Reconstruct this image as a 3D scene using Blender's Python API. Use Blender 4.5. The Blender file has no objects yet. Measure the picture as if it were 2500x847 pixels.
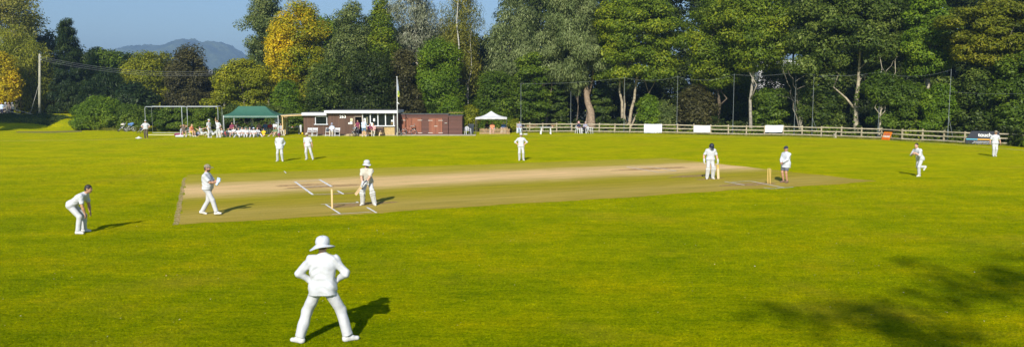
import bpy, math, random
import numpy as np
from mathutils import Vector, Matrix
R = math.radians
sc = bpy.context.scene
col = sc.collection
# ------------------------------------------------------------------ camera
F, CX, CY, HOR, CAMH = 1850.0, 1250.0, 423.5, 235.0, 4.1
PITCH = math.atan((CY - HOR) / F)
cam = bpy.data.cameras.new("camera")
cam.sensor_width = 36.0
cam.lens = 36.0 * F / 2500.0
cam.clip_start = 0.1
cam.clip_end = 9000.0
camo = bpy.data.objects.new("camera", cam)
camo.location = (0, 0, CAMH)
camo.rotation_euler = (R(90) - PITCH, 0, 0)
col.objects.link(camo)
sc.camera = camo
# ------------------------------------------------------------------ sky, sun, exposure
SUN_AZ, SUN_EL = 12.0, 33.0          # shadows run 12 degrees right of straight ahead
world = bpy.data.worlds.new("World")
sc.world = world
world.use_nodes = True
wt = world.node_tree
wt.nodes.clear()
sky = wt.nodes.new("ShaderNodeTexSky")
sky.sky_type = 'NISHITA'
sky.sun_disc = False
sky.sun_elevation = R(SUN_EL)
sky.sun_rotation = R(180 + SUN_AZ)
sky.altitude = 50
sky.air_density = 1.0
sky.dust_density = 0.15
sky.ozone_density = 4.0
bg = wt.nodes.new("ShaderNodeBackground")
bg.inputs[1].default_value = 0.073
wo = wt.nodes.new("ShaderNodeOutputWorld")
wt.links.new(sky.outputs[0], bg.inputs[0])
wt.links.new(bg.outputs[0], wo.inputs[0])
sun = bpy.data.lights.new("sun", 'SUN')
sun.energy = 4.3
sun.angle = R(0.53)
sun.color = (1.0, 0.945, 0.85)
suno = bpy.data.objects.new("sun", sun)
_d = Vector((math.sin(R(SUN_AZ)) * math.cos(R(SUN_EL)), math.cos(R(SUN_AZ)) * math.cos(R(SUN_EL)), -math.sin(R(SUN_EL))))
suno.rotation_euler = _d.to_track_quat('-Z', 'Y').to_euler()
suno.location = (0, -30, 40)
col.objects.link(suno)
sc.view_settings.view_transform = 'Standard'
sc.view_settings.look = 'None'
sc.view_settings.exposure = 0.74
sc.view_settings.gamma = 1.0
sc.view_settings.use_curve_mapping = False
sc.cycles.max_bounces = 6
sc.cycles.transparent_max_bounces = 8
sc.cycles.volume_bounces = 0
sc.cycles.sample_clamp_indirect = 6
sc.cycles.use_denoising = True

# ------------------------------------------------------------------ photo geometry -> world
_c, _s = math.cos(PITCH), math.sin(PITCH)
def ray(px, py):
    a = (px - CX) / F; b = (CY - py) / F
    return Vector((a, _c + b * _s, b * _c - _s))
def G(px, py, z=0.0):
    d = ray(px, py); t = (z - CAMH) / d.z
    return Vector((d.x * t, d.y * t, z))
def PD(px, py, Y):
    d = ray(px, py); t = Y / d.y
    return Vector((d.x * t, Y, CAMH + d.z * t))

# ------------------------------------------------------------------ naming helpers
def tag(o, label=None, cat=None, group=None, kind=None):
    if label: o['label'] = label
    if cat: o['category'] = cat
    if group: o['group'] = group
    if kind: o['kind'] = kind
    return o
def thing(name, label, cat, loc=(0, 0, 0), rotz=0.0, group=None, scale=1.0):
    o = bpy.data.objects.new(name, None)
    o.empty_display_size = 0.2
    o.location = loc; o.rotation_euler = (0, 0, R(rotz)); o.scale = (scale,) * 3
    col.objects.link(o)
    return tag(o, label, cat, group)
def copy_tree(o, parent=None):
    c = o.copy(); col.objects.link(c); c.parent = parent
    for ch in list(o.children):
        copy_tree(ch, c)
    return c

# ------------------------------------------------------------------ materials
MATS = {}
def mat(name, color, rough=0.6, noise=0.0, nscale=8.0, bump=0.0, bscale=40.0, metal=0.0, spec=0.5, c2=None, detail=4.0):
    if name in MATS: return MATS[name]
    m = bpy.data.materials.new(name); m.use_nodes = True
    nt = m.node_tree; b = nt.nodes['Principled BSDF']
    b.inputs['Roughness'].default_value = rough
    b.inputs['Metallic'].default_value = metal
    b.inputs['Specular IOR Level'].default_value = spec
    tc = nt.nodes.new('ShaderNodeTexCoord')
    c2 = c2 if c2 is not None else tuple(max(0, v * (1 - noise)) for v in color)
    n = nt.nodes.new('ShaderNodeTexNoise'); n.inputs['Scale'].default_value = nscale; n.inputs['Detail'].default_value = detail
    nt.links.new(tc.outputs['Object'], n.inputs['Vector'])
    rp = nt.nodes.new('ShaderNodeValToRGB')
    rp.color_ramp.elements[0].position = 0.35; rp.color_ramp.elements[1].position = 0.65
    rp.color_ramp.elements[0].color = (*c2, 1); rp.color_ramp.elements[1].color = (*color, 1)
    nt.links.new(n.outputs[0], rp.inputs[0]); nt.links.new(rp.outputs[0], b.inputs['Base Color'])
    if bump:
        n2 = nt.nodes.new('ShaderNodeTexNoise'); n2.inputs['Scale'].default_value = bscale; n2.inputs['Detail'].default_value = 3
        nt.links.new(tc.outputs['Object'], n2.inputs['Vector'])
        bp = nt.nodes.new('ShaderNodeBump'); bp.inputs['Strength'].default_value = bump; bp.inputs['Distance'].default_value = 0.02
        nt.links.new(n2.outputs[0], bp.inputs['Height']); nt.links.new(bp.outputs[0], b.inputs['Normal'])
    MATS[name] = m
    return m
def boards(name, c1, c2, width=0.14, axis='X', rough=0.75, gap=0.10):
    """planks running across the given axis: colour per plank, dark joint, grain"""
    if name in MATS: return MATS[name]
    m = bpy.data.materials.new(name); m.use_nodes = True
    nt = m.node_tree; L = nt.links; b = nt.nodes['Principled BSDF']; b.inputs['Roughness'].default_value = rough
    tc = nt.nodes.new('ShaderNodeTexCoord'); sp = nt.nodes.new('ShaderNodeSeparateXYZ'); L.new(tc.outputs['Object'], sp.inputs[0])
    dv = nt.nodes.new('ShaderNodeMath'); dv.operation = 'DIVIDE'; L.new(sp.outputs[axis], dv.inputs[0]); dv.inputs[1].default_value = width
    fl = nt.nodes.new('ShaderNodeMath'); fl.operation = 'FLOOR'; L.new(dv.outputs[0], fl.inputs[0])
    fr = nt.nodes.new('ShaderNodeMath'); fr.operation = 'FRACT'; L.new(dv.outputs[0], fr.inputs[0])
    wn = nt.nodes.new('ShaderNodeTexWhiteNoise'); wn.noise_dimensions = '1D'; L.new(fl.outputs[0], wn.inputs['W'])
    mp = nt.nodes.new('ShaderNodeMapping')
    mp.inputs['Scale'].default_value = (14, 14, 1.2) if axis == 'X' else (1.2, 1.2, 14)
    L.new(tc.outputs['Object'], mp.inputs[0])
    n = nt.nodes.new('ShaderNodeTexNoise'); n.inputs['Scale'].default_value = 2.0; n.inputs['Detail'].default_value = 6; L.new(mp.outputs[0], n.inputs['Vector'])
    ad = nt.nodes.new('ShaderNodeMath'); ad.operation = 'MULTIPLY_ADD'; L.new(wn.outputs[0], ad.inputs[0]); ad.inputs[1].default_value = 0.45
    L.new(n.outputs[0], ad.inputs[2])
    mx = nt.nodes.new('ShaderNodeValToRGB'); mx.color_ramp.elements[0].position = 0.35; mx.color_ramp.elements[1].position = 0.95
    mx.color_ramp.elements[0].color = (*c1, 1); mx.color_ramp.elements[1].color = (*c2, 1)
    L.new(ad.outputs[0], mx.inputs[0])
    gt = nt.nodes.new('ShaderNodeMath'); gt.operation = 'LESS_THAN'; L.new(fr.outputs[0], gt.inputs[0]); gt.inputs[1].default_value = gap
    mm = nt.nodes.new('ShaderNodeMixRGB'); mm.blend_type = 'MULTIPLY'; mm.inputs[2].default_value = (0.35, 0.33, 0.32, 1)
    L.new(gt.outputs[0], mm.inputs[0]); L.new(mx.outputs[0], mm.inputs[1]); L.new(mm.outputs[0], b.inputs['Base Color'])
    bp = nt.nodes.new('ShaderNodeBump'); bp.inputs['Strength'].default_value = 0.6; bp.inputs['Distance'].default_value = 0.01; bp.invert = True
    L.new(gt.outputs[0], bp.inputs['Height']); L.new(bp.outputs[0], b.inputs['Normal'])
    MATS[name] = m
    return m
def leafmat(name, c1, c2, c3=None, patch=0.25, trans=0.35):
    """leaf colours differ leaf by leaf and in branch-sized patches"""
    if name in MATS: return MATS[name]
    m = bpy.data.materials.new(name); m.use_nodes = True
    nt = m.node_tree; L = nt.links; nt.nodes.clear()
    out = nt.nodes.new('ShaderNodeOutputMaterial')
    geo = nt.nodes.new('ShaderNodeNewGeometry'); tc = nt.nodes.new('ShaderNodeTexCoord')
    n = nt.nodes.new('ShaderNodeTexNoise'); n.inputs['Scale'].default_value = patch; n.inputs['Detail'].default_value = 3
    L.new(tc.outputs['Object'], n.inputs['Vector'])
    r1 = nt.nodes.new('ShaderNodeMath'); r1.operation = 'MULTIPLY_ADD'; L.new(geo.outputs['Random Per Island'], r1.inputs[0]); r1.inputs[1].default_value = 0.55
    sb = nt.nodes.new('ShaderNodeMath'); sb.operation = 'MULTIPLY_ADD'; L.new(n.outputs[0], sb.inputs[0]); sb.inputs[1].default_value = 1.7; sb.inputs[2].default_value = -0.6
    L.new(sb.outputs[0], r1.inputs[2])
    cr = nt.nodes.new('ShaderNodeValToRGB'); e = cr.color_ramp.elements
    e[0].position = 0.1; e[0].color = (*c1, 1); e[1].position = 0.6; e[1].color = (*c2, 1)
    if c3: x = e.new(0.92); x.color = (*c3, 1)
    L.new(r1.outputs[0], cr.inputs[0])
    d = nt.nodes.new('ShaderNodeBsdfPrincipled'); d.inputs['Roughness'].default_value = 0.5; d.inputs['Specular IOR Level'].default_value = 0.22
    t = nt.nodes.new('ShaderNodeBsdfTranslucent')
    L.new(cr.outputs[0], d.inputs['Base Color']); L.new(cr.outputs[0], t.inputs[0])
    mx = nt.nodes.new('ShaderNodeMixShader'); mx.inputs[0].default_value = trans
    L.new(d.outputs[0], mx.inputs[1]); L.new(t.outputs[0], mx.inputs[2]); L.new(mx.outputs[0], out.inputs[0])
    MATS[name] = m
    return m

# ------------------------------------------------------------------ mesh helpers
class MB:
    def __init__(s): s.v = []; s.f = []
    def quadbox(s, c, size, rot=None):
        """box by centre and full size, optional rotation matrix"""
        x, y, z = [k / 2 for k in size]; n = len(s.v); c = Vector(c)
        for p in ((-x,-y,-z),(x,-y,-z),(x,y,-z),(-x,y,-z),(-x,-y,z),(x,-y,z),(x,y,z),(-x,y,z)):
            q = Vector(p)
            if rot is not None: q = rot @ q
            s.v.append(c + q)
        for f in ((0,3,2,1),(4,5,6,7),(0,1,5,4),(1,2,6,5),(2,3,7,6),(3,0,4,7)): s.f.append([n + i for i in f])
        return s
    def beam(s, a, b, w, h, up=(0, 0, 1)):
        a = Vector(a); b = Vector(b); d = b - a; L = d.length; d.normalize()
        u = Vector(up)
        if abs(d.dot(u)) > 0.98: u = Vector((0, 1, 0))
        x = d.cross(u).normalized(); z = x.cross(d).normalized()
        M = Matrix((x, d, z)).transposed()
        return s.quadbox((a + b) / 2, (w, L, h), M)
    def tube(s, pts, rad, n=8, cap=True):
        pts = [Vector(p) for p in pts]
        if not hasattr(rad, '__len__'): rad = [rad] * len(pts)
        base = len(s.v); prev = None
        for i, p in enumerate(pts):
            d = (pts[min(i + 1, len(pts) - 1)] - pts[max(i - 1, 0)])
            d = d.normalized() if d.length > 1e-9 else Vector((0, 0, 1))
            if prev is None:
                x = d.orthogonal().normalized()
            else:
                x = (prev - d * prev.dot(d)).normalized()
            prev = x; y = d.cross(x)
            for k in range(n):
                a = 2 * math.pi * k / n
                s.v.append(p + (x * math.cos(a) + y * math.sin(a)) * rad[i])
        for i in range(len(pts) - 1):
            for k in range(n):
                a = base + i * n + k; b = base + i * n + (k + 1) % n
                s.f.append([a, b, b + n, a + n])
        if cap:
            s.f.append([base + k for k in range(n)][::-1])
            s.f.append([base + (len(pts) - 1) * n + k for k in range(n)])
        return s
    def lathe(s, c, prof, n=16, rot=None):
        """profile of (radius, z) about the vertical through c"""
        base = len(s.v); c = Vector(c)
        for r, z in prof:
            for k in range(n):
                a = 2 * math.pi * k / n
                q = Vector((r * math.cos(a), r * math.sin(a), z))
                if rot is not None: q = rot @ q
                s.v.append(c + q)
        for i in range(len(prof) - 1):
            for k in range(n):
                a = base + i * n + k; b = base + i * n + (k + 1) % n
                s.f.append([a, b, b + n, a + n])
        s.f.append([base + k for k in range(n)][::-1]); s.f.append([base + (len(prof) - 1) * n + k for k in range(n)])
        return s
    def ring(s, c, r, t, axis='Y', n=24, m=6):
        c = Vector(c); pts = []
        for k in range(n + 1):
            a = 2 * math.pi * k / n
            o = {'Y': (math.cos(a) * r, 0, math.sin(a) * r), 'X': (0, math.cos(a) * r, math.sin(a) * r), 'Z': (math.cos(a) * r, math.sin(a) * r, 0)}[axis]
            pts.append(c + Vector(o))
        return s.tube(pts, t, m, cap=False)
    def poly(s, pts):
        n = len(s.v); s.v += [Vector(p) for p in pts]; s.f.append(list(range(n, n + len(pts)))); return s
    def prism(s, pts, thick):
        """polygon in XZ plane extruded by thick along +Y"""
        n = len(s.v); k = len(pts)
        s.v += [Vector(p) for p in pts] + [Vector(p) + Vector((0, thick, 0)) for p in pts]
        s.f.append(list(range(n, n + k))); s.f.append(list(range(n + k, n + 2 * k))[::-1])
        for i in range(k):
            j = (i + 1) % k; s.f.append([n + j, n + i, n + k + i, n + k + j])
        return s
    def build(s, name, m, parent=None, smooth=False, bevel=0.0):
        me = bpy.data.meshes.new(name)
        me.from_pydata([tuple(v) for v in s.v], [], s.f); me.update()
        if m is not None: me.materials.append(m)
        if smooth: me.polygons.foreach_set('use_smooth', [True] * len(me.polygons))
        o = bpy.data.objects.new(name, me); col.objects.link(o); o.parent = parent
        if bevel:
            bv = o.modifiers.new('bevel', 'BEVEL'); bv.width = bevel; bv.segments = 2; bv.limit_method = 'ANGLE'
        return o
def np_mesh(name, V, Q, m, parent=None, smooth=False):
    me = bpy.data.meshes.new(name)
    nv, nq = len(V), len(Q); k = Q.shape[1]
    me.vertices.add(nv); me.vertices.foreach_set('co', np.ascontiguousarray(V, dtype=np.float32).ravel())
    me.loops.add(nq * k); me.loops.foreach_set('vertex_index', np.ascontiguousarray(Q, dtype=np.int32).ravel())
    me.polygons.add(nq); me.polygons.foreach_set('loop_start', np.arange(0, nq * k, k, dtype=np.int32))
    me.polygons.foreach_set('loop_total', np.full(nq, k, dtype=np.int32))
    if smooth: me.polygons.foreach_set('use_smooth', np.ones(nq, dtype=bool))
    me.update(calc_edges=True)
    for mm in (m if isinstance(m, (list, tuple)) else [m]): me.materials.append(mm)
    o = bpy.data.objects.new(name, me); col.objects.link(o); o.parent = parent
    return o
def text(name, s, size, loc, m, parent, depth=0.01, bold=0.0, rot=(90, 0, 0), align='CENTER'):
    cu = bpy.data.curves.new(name, 'FONT'); cu.body = s; cu.size = size; cu.extrude = depth; cu.offset = bold
    cu.align_x = align; cu.align_y = 'CENTER'; cu.materials.append(m)
    t = bpy.data.objects.new(name, cu); me = bpy.data.meshes.new_from_object(t); bpy.data.objects.remove(t)
    o = bpy.data.objects.new(name, me); o.location = loc; o.rotation_euler = tuple(R(a) for a in rot)
    col.objects.link(o); o.parent = parent
    return o
# ------------------------------------------------------------------ ground height
def smooth01(t):
    t = np.clip(t, 0, 1); return t * t * (3 - 2 * t)
def ground_z(x, y):
    """flat field; a low bank rises beyond its left end"""
    x = np.asarray(x, float); y = np.asarray(y, float)
    px = CX + F * x / np.maximum(y, 1.0) / 1.0
    side = smooth01((-50.5 - x) / 11.0)
    rise = smooth01((y - 93.0) / 6.5)
    return np.where(y > 60, 1.55 * side * rise, 0.0)
def gz(x, y): return float(ground_z(x, y))

# grass outfield: one sheet to the horizon
def grassmat():
    m = bpy.data.materials.new('outfield_grass'); m.use_nodes = True
    nt = m.node_tree; L = nt.links; b = nt.nodes['Principled BSDF']
    b.inputs['Roughness'].default_value = 1.0; b.inputs['Specular IOR Level'].default_value = 0.0
    tc = nt.nodes.new('ShaderNodeTexCoord')
    def noise(scale, detail=4, stretch=None, rough=0.6):
        n = nt.nodes.new('ShaderNodeTexNoise'); n.inputs['Scale'].default_value = scale; n.inputs['Detail'].default_value = detail; n.inputs['Roughness'].default_value = rough
        if stretch:
            mp = nt.nodes.new('ShaderNodeMapping'); mp.inputs['Scale'].default_value = stretch[:3]; mp.inputs['Rotation'].default_value = (0, 0, R(stretch[3]))
            L.new(tc.outputs['Object'], mp.inputs[0]); L.new(mp.outputs[0], n.inputs['Vector'])
        else: L.new(tc.outputs['Object'], n.inputs['Vector'])
        return n
    def ramp(src, stops):
        r = nt.nodes.new('ShaderNodeValToRGB'); e = r.color_ramp.elements
        e[0].position = stops[0][0]; e[0].color = (*stops[0][1], 1); e[1].position = stops[-1][0]; e[1].color = (*stops[-1][1], 1)
        for p, c in stops[1:-1]: x = e.new(p); x.color = (*c, 1)
        L.new(src, r.inputs[0]); return r
    def mix(f, a, c, mode='MIX'):
        x = nt.nodes.new('ShaderNodeMixRGB'); x.blend_type = mode
        if isinstance(f, float): x.inputs[0].default_value = f
        else: L.new(f, x.inputs[0])
        L.new(a, x.inputs[1]); L.new(c, x.inputs[2]); return x
    # view-angle sheen painted into the colour: greener close by, paler and yellower far off
    sp = nt.nodes.new('ShaderNodeSeparateXYZ'); L.new(tc.outputs['Object'], sp.inputs[0])
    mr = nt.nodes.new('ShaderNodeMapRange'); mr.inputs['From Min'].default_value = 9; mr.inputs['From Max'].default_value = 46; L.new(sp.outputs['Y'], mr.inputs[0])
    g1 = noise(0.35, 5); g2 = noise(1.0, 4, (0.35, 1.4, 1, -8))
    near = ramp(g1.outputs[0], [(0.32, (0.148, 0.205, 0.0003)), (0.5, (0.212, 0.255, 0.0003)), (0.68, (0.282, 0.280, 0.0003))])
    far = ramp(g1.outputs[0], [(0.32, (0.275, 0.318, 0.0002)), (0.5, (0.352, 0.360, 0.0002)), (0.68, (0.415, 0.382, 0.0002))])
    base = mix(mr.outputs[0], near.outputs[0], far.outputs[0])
    st = ramp(g2.outputs[0], [(0.3, (0.80, 0.85, 0.85)), (0.7, (1.15, 1.10, 1.0))])
    base = mix(1.0, base.outputs[0], st.outputs[0], 'MULTIPLY')
    # blades: fine fleck, strongest close by
    fl = noise(26.0, 6, (0.6, 1.2, 1, 20), 0.75)
    fr = ramp(fl.outputs[0], [(0.34, (0.30, 0.38, 0.4)), (0.5, (1.0, 1.0, 1.0)), (0.66, (1.75, 1.6, 1.4))])
    base = mix(1.0, base.outputs[0], fr.outputs[0], 'MULTIPLY')
    f3 = noise(5.0, 5, (0.5, 1.5, 1, 5), 0.7)
    fr3 = ramp(f3.outputs[0], [(0.36, (0.68, 0.78, 0.8)), (0.64, (1.28, 1.18, 1.0))])
    base = mix(1.0, base.outputs[0], fr3.outputs[0], 'MULTIPLY')
    # worn brownish patches
    w = noise(0.22, 4); wr = ramp(w.outputs[0], [(0.55, (0, 0, 0)), (0.72, (0.34, 0.34, 0.34))])
    bc = nt.nodes.new('ShaderNodeRGB'); bc.outputs[0].default_value = (0.34, 0.25, 0.02, 1)
    base = mix(wr.outputs[0], base.outputs[0], bc.outputs[0])
    L.new(base.outputs[0], b.inputs['Base Color'])
    bp = nt.nodes.new('ShaderNodeBump'); bp.inputs['Strength'].default_value = 0.9; bp.inputs['Distance'].default_value = 0.05
    L.new(fl.outputs[0], bp.inputs['Height']); L.new(bp.outputs[0], b.inputs['Normal'])
    return m
MG = grassmat()
xs = np.unique(np.concatenate([np.linspace(-4000, -160, 14), np.linspace(-160, 160, 161), np.linspace(160, 4000, 14)]))
ys = np.unique(np.concatenate([np.linspace(-600, -20, 10), np.linspace(-20, 200, 111), np.linspace(200, 5000, 18)]))
XX, YY = np.meshgrid(xs, ys, indexing='ij')
ZZ = ground_z(XX, YY)
V = np.stack([XX, YY, ZZ], -1).reshape(-1, 3); ny = len(ys)
I, J = np.meshgrid(np.arange(len(xs) - 1), np.arange(ny - 1), indexing='ij'); I = I.ravel(); J = J.ravel()
Q = np.stack([I * ny + J, (I + 1) * ny + J, (I + 1) * ny + J + 1, I * ny + J + 1], -1)
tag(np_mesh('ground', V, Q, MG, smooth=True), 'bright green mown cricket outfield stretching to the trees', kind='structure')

# ------------------------------------------------------------------ cricket square (drier, close mown) and its worn strips
SA, SB, SC_, SD = G(430, 550), G(450, 427), G(1620, 386), G(2140, 443)
SU = (SD - SA); SU.z = 0; SLEN = SU.length; SU.normalize()
SVv = Vector((-SU.y, SU.x, 0)); SWID = ((SB - SA).dot(SVv) + (SC_ - SD).dot(SVv)) / 2
def SQ(u, v, z=0.0): return SA + SU * u + SVv * v + Vector((0, 0, z))
def sq_uv(px, py):
    p = G(px, py) - SA; return p.dot(SU), p.dot(SVv)
sqm = bpy.data.materials.new('square_turf'); sqm.use_nodes = True
nt = sqm.node_tree; L = nt.links; b = nt.nodes['Principled BSDF']; b.inputs['Roughness'].default_value = 1.0; b.inputs['Specular IOR Level'].default_value = 0.02
tc = nt.nodes.new('ShaderNodeTexCoord'); sp = nt.nodes.new('ShaderNodeSeparateXYZ'); L.new(tc.outputs['Object'], sp.inputs[0])
def _noise(scale, st=(1, 1, 1), det=5, ro=0.65):
    mp = nt.nodes.new('ShaderNodeMapping'); mp.inputs['Scale'].default_value = st; L.new(tc.outputs['Object'], mp.inputs[0])
    n = nt.nodes.new('ShaderNodeTexNoise'); n.inputs['Scale'].default_value = scale; n.inputs['Detail'].default_value = det; n.inputs['Roughness'].default_value = ro
    L.new(mp.outputs[0], n.inputs['Vector']); return n
wob = _noise(0.9, (0.35, 1, 1), 4)
v1 = nt.nodes.new('ShaderNodeMath'); v1.operation = 'MULTIPLY_ADD'; L.new(wob.outputs[0], v1.inputs[0]); v1.inputs[1].default_value = 2.2; L.new(sp.outputs['Y'], v1.inputs[2])
v2 = nt.nodes.new('ShaderNodeMath'); v2.operation = 'MULTIPLY_ADD'; L.new(v1.outputs[0], v2.inputs[0]); v2.inputs[1].default_value = 1 / (SWID + 2.2); v2.inputs[2].default_value = -1.1 / (SWID + 2.2)
rp = nt.nodes.new('ShaderNodeValToRGB'); e = rp.color_ramp.elements
# across the square, near edge to far edge
stops = [(0.0, (.36, .275, .045)), (.10, (.39, .30, .062)), (.20, (.34, .275, .028)), (.29, (.315, .275, .016)), (.34, (.35, .29, .035)), (.40, (.50, .37, .12)), (.46, (.66, .46, .20)), (.56, (.68, .47, .21)), (.63, (.55, .40, .14)),
         (.69, (.39, .32, .04)), (.80, (.37, .32, .028)), (.90, (.34, .30, .02)), (.95, (.21, .21, .006)), (1.0, (.17, .185, .005))]
e[0].position = 0; e[0].color = (*stops[0][1], 1); e[1].position = 1; e[1].color = (*stops[-1][1], 1)
for p, c in stops[1:-1]: x = e.new(p); x.color = (*c, 1)
L.new(v2.outputs[0], rp.inputs[0])
n1 = _noise(1.6, (0.16, 1.5, 1), 7, .72); n2 = _noise(24, (0.7, 1.1, 1), 6, 0.75)
r1 = nt.nodes.new('ShaderNodeValToRGB'); r1.color_ramp.elements[0].position = .3; r1.color_ramp.elements[0].color = (.70, .76, .62, 1); r1.color_ramp.elements[1].position = .7; r1.color_ramp.elements[1].color = (1.26, 1.20, 1.35, 1); L.new(n1.outputs[0], r1.inputs[0])
r2 = nt.nodes.new('ShaderNodeValToRGB'); r2.color_ramp.elements[0].position = .3; r2.color_ramp.elements[0].color = (.66, .70, .66, 1); r2.color_ramp.elements[1].position = .7; r2.color_ramp.elements[1].color = (1.25, 1.2, 1.25, 1); L.new(n2.outputs[0], r2.inputs[0])
m1 = nt.nodes.new('ShaderNodeMixRGB'); m1.blend_type = 'MULTIPLY'; m1.inputs[0].default_value = 1; L.new(rp.outputs[0], m1.inputs[1]); L.new(r1.outputs[0], m1.inputs[2])
m2 = nt.nodes.new('ShaderNodeMixRGB'); m2.blend_type = 'MULTIPLY'; m2.inputs[0].default_value = 1; L.new(m1.outputs[0], m2.inputs[1]); L.new(r2.outputs[0], m2.inputs[2])
L.new(m2.outputs[0], b.inputs['Base Color'])
bp = nt.nodes.new('ShaderNodeBump'); bp.inputs['Strength'].default_value = .5; bp.inputs['Distance'].default_value = .03; L.new(n2.outputs[0], bp.inputs['Height']); L.new(bp.outputs[0], b.inputs['Normal'])
rng = np.random.default_rng(3)
def local_sheet(name, poly, m, z, label=None, jitter=0.0, step=0.25, parent=None, blob=None):
    """flat sheet in square coordinates (u along, v across), edges slightly ragged"""
    pts = []; wp = rng.uniform(0, 6, 2)
    for i in range(len(poly)):
        a = Vector((*poly[i], 0)); c = Vector((*poly[(i + 1) % len(poly)], 0)); n = max(1, int((c - a).length / step))
        for k in range(n):
            p = a.lerp(c, k / n); wb = jitter * 2.2 * (math.sin(p.x * 1.7 + wp[0]) + math.sin(p.y * 2.3 + p.x * .6 + wp[1])); pts.append((p.x + wb + rng.normal() * jitter, p.y + wb + rng.normal() * jitter, 0))
    mb = MB(); mb.poly(pts); o = mb.build(name, m)
    o.location = SA + Vector((0, 0, z)); o.rotation_euler = (0, 0, math.atan2(SU.y, SU.x))
    tag(o, label, kind='structure'); return o
uvB = sq_uv(450, 427); uvC = sq_uv(1620, 386)
local_sheet('cricket_square', [(0, 0), (SLEN, 0), uvC, uvB], sqm, 0.004, 'dry olive and tan close-mown cricket square', 0.035)
# darker lush fringe along the far edge of the square, bare strip at its left end, scuffed creases
def soil(name, c1, c2, a=0.75):
    m = bpy.data.materials.new(name); m.use_nodes = True; nt = m.node_tree; L = nt.links; b = nt.nodes['Principled BSDF']; b.inputs['Roughness'].default_value = .95
    b.inputs['Specular IOR Level'].default_value = 0.1
    tc = nt.nodes.new('ShaderNodeTexCoord'); n = nt.nodes.new('ShaderNodeTexNoise'); n.inputs['Scale'].default_value = 6; n.inputs['Detail'].default_value = 6; n.inputs['Roughness'].default_value = .75
    L.new(tc.outputs['Object'], n.inputs['Vector']); r = nt.nodes.new('ShaderNodeValToRGB'); r.color_ramp.elements[0].position = .35; r.color_ramp.elements[0].color = (*c1, 1); r.color_ramp.elements[1].position = .65; r.color_ramp.elements[1].color = (*c2, 1)
    L.new(n.outputs[0], r.inputs[0]); L.new(r.outputs[0], b.inputs['Base Color'])
    # worn patch thins out unevenly: grass shows through
    r2 = nt.nodes.new('ShaderNodeValToRGB'); r2.color_ramp.elements[0].position = .5 - a * .25; r2.color_ramp.elements[1].position = .62; n2 = nt.nodes.new('ShaderNodeTexNoise'); n2.inputs['Scale'].default_value = 3.2; n2.inputs['Detail'].default_value = 6; n2.inputs['Roughness'].default_value = .8
    L.new(tc.outputs['Object'], n2.inputs['Vector']); L.new(n2.outputs[0], r2.inputs[0])
    mm = nt.nodes.new('ShaderNodeMath'); mm.operation = 'MULTIPLY'; mm.inputs[1].default_value = a; L.new(r2.outputs[0], mm.inputs[0]); L.new(mm.outputs[0], b.inputs['Alpha'])
    return m
Msoil = soil('bare_soil', (.36, .22, .10), (.48, .32, .16)); Mstraw = soil('dry_edge', (.40, .28, .12), (.55, .42, .2), .8)
def blob(name, u, v, ru, rv, m, z, label, n=40):
    mb = MB(); k = rng.uniform(0, 6, 3)
    pts = [(u + math.cos(a) * ru * (1 + .16 * math.sin(3 * a + k[0]) + .1 * math.sin(7 * a + k[1])), v + math.sin(a) * rv * (1 + .16 * math.sin(2 * a + k[2]) + .1 * math.sin(5 * a + k[0])), 0) for a in np.linspace(0, 2 * math.pi, n, endpoint=False)]
    mb.poly(pts); o = mb.build(name, m); o.location = SA + Vector((0, 0, z)); o.rotation_euler = (0, 0, math.atan2(SU.y, SU.x)); tag(o, label, kind='structure')
local_sheet('worn_edge', [(-.09, .1), (.09, .1), (uvB[0] * .97 + .07, uvB[1] * .9), (uvB[0] * .97 - .07, uvB[1] * .9)], Mstraw, 0.008, 'pale straw line along the left end of the square', .006)
W1 = sq_uv(811, 509.5); W2 = sq_uv(1877, 449); MIDV = (W1[1] + W2[1]) / 2
for (px, py, ru, rv) in [(880, 498, 1.3, .45), (845, 503, .7, .35), (1830, 450, 1.6, .5), (800, 455, 1.7, .5), (735, 452, 1.2, .4), (1690, 430, 1.4, .45), (1600, 412, 2.4, .5), (840, 473, 1.0, .22), (1730, 437, .9, .25)]:
    u, v = sq_uv(px, py); blob('worn_patch', u, v, ru, rv, Msoil, 0.008 + .0007 * rng.integers(0, 4), 'bare worn soil at a batting crease')
# painted creases
Mline = mat('line_paint', (.74, .74, .71), .8, .22, 9)
def line(u0, v0, u1, v1, w, z, label):
    a = SQ(u0, v0, z); c = SQ(u1, v1, z); d = (c - a).normalized(); n = Vector((-d.y, d.x, 0)) * w / 2; N = max(2, int((c - a).length / .12)); mb = MB()
    L_ = []; R_ = []
    for k in range(N + 1):
        p = a.lerp(c, k / N); j = 1 + rng.normal() * .10
        L_.append(p + n * j); R_.append(p - n * j)
    for k in range(N): mb.poly([L_[k], R_[k], R_[k + 1], L_[k + 1]])
    tag(mb.build('crease_line', Mline), label, kind='structure')
def crease_set(ub, vc, sgn, txt, w=.055, batt=True):
    """bowling crease through the stumps at ub, popping crease 1.22 m towards mid-pitch, return creases either side"""
    line(ub, vc - 1.32, ub, vc + 1.32, w, .014, 'bowling crease ' + txt)
    line(ub + sgn * 1.22, vc - 1.83, ub + sgn * 1.22, vc - .55, w, .014, 'near piece of the popping crease ' + txt)
    line(ub + sgn * 1.22, vc + 1.0, ub + sgn * 1.22, vc + 1.83, w, .014, 'far piece of the popping crease ' + txt)
    for s in (-1, 1): line(ub - sgn * 1.0, vc + s * 1.35, ub + sgn * 1.20, vc + s * 1.35, w * .8, .017, ('near' if s < 0 else 'far') + ' return crease ' + txt)
def pline(x0, y0, x1, y1, w, label, z=.014):
    a = sq_uv(x0, y0); c = sq_uv(x1, y1); line(a[0], a[1], c[0], c[1], w * .9 + .004, z, label)
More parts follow.
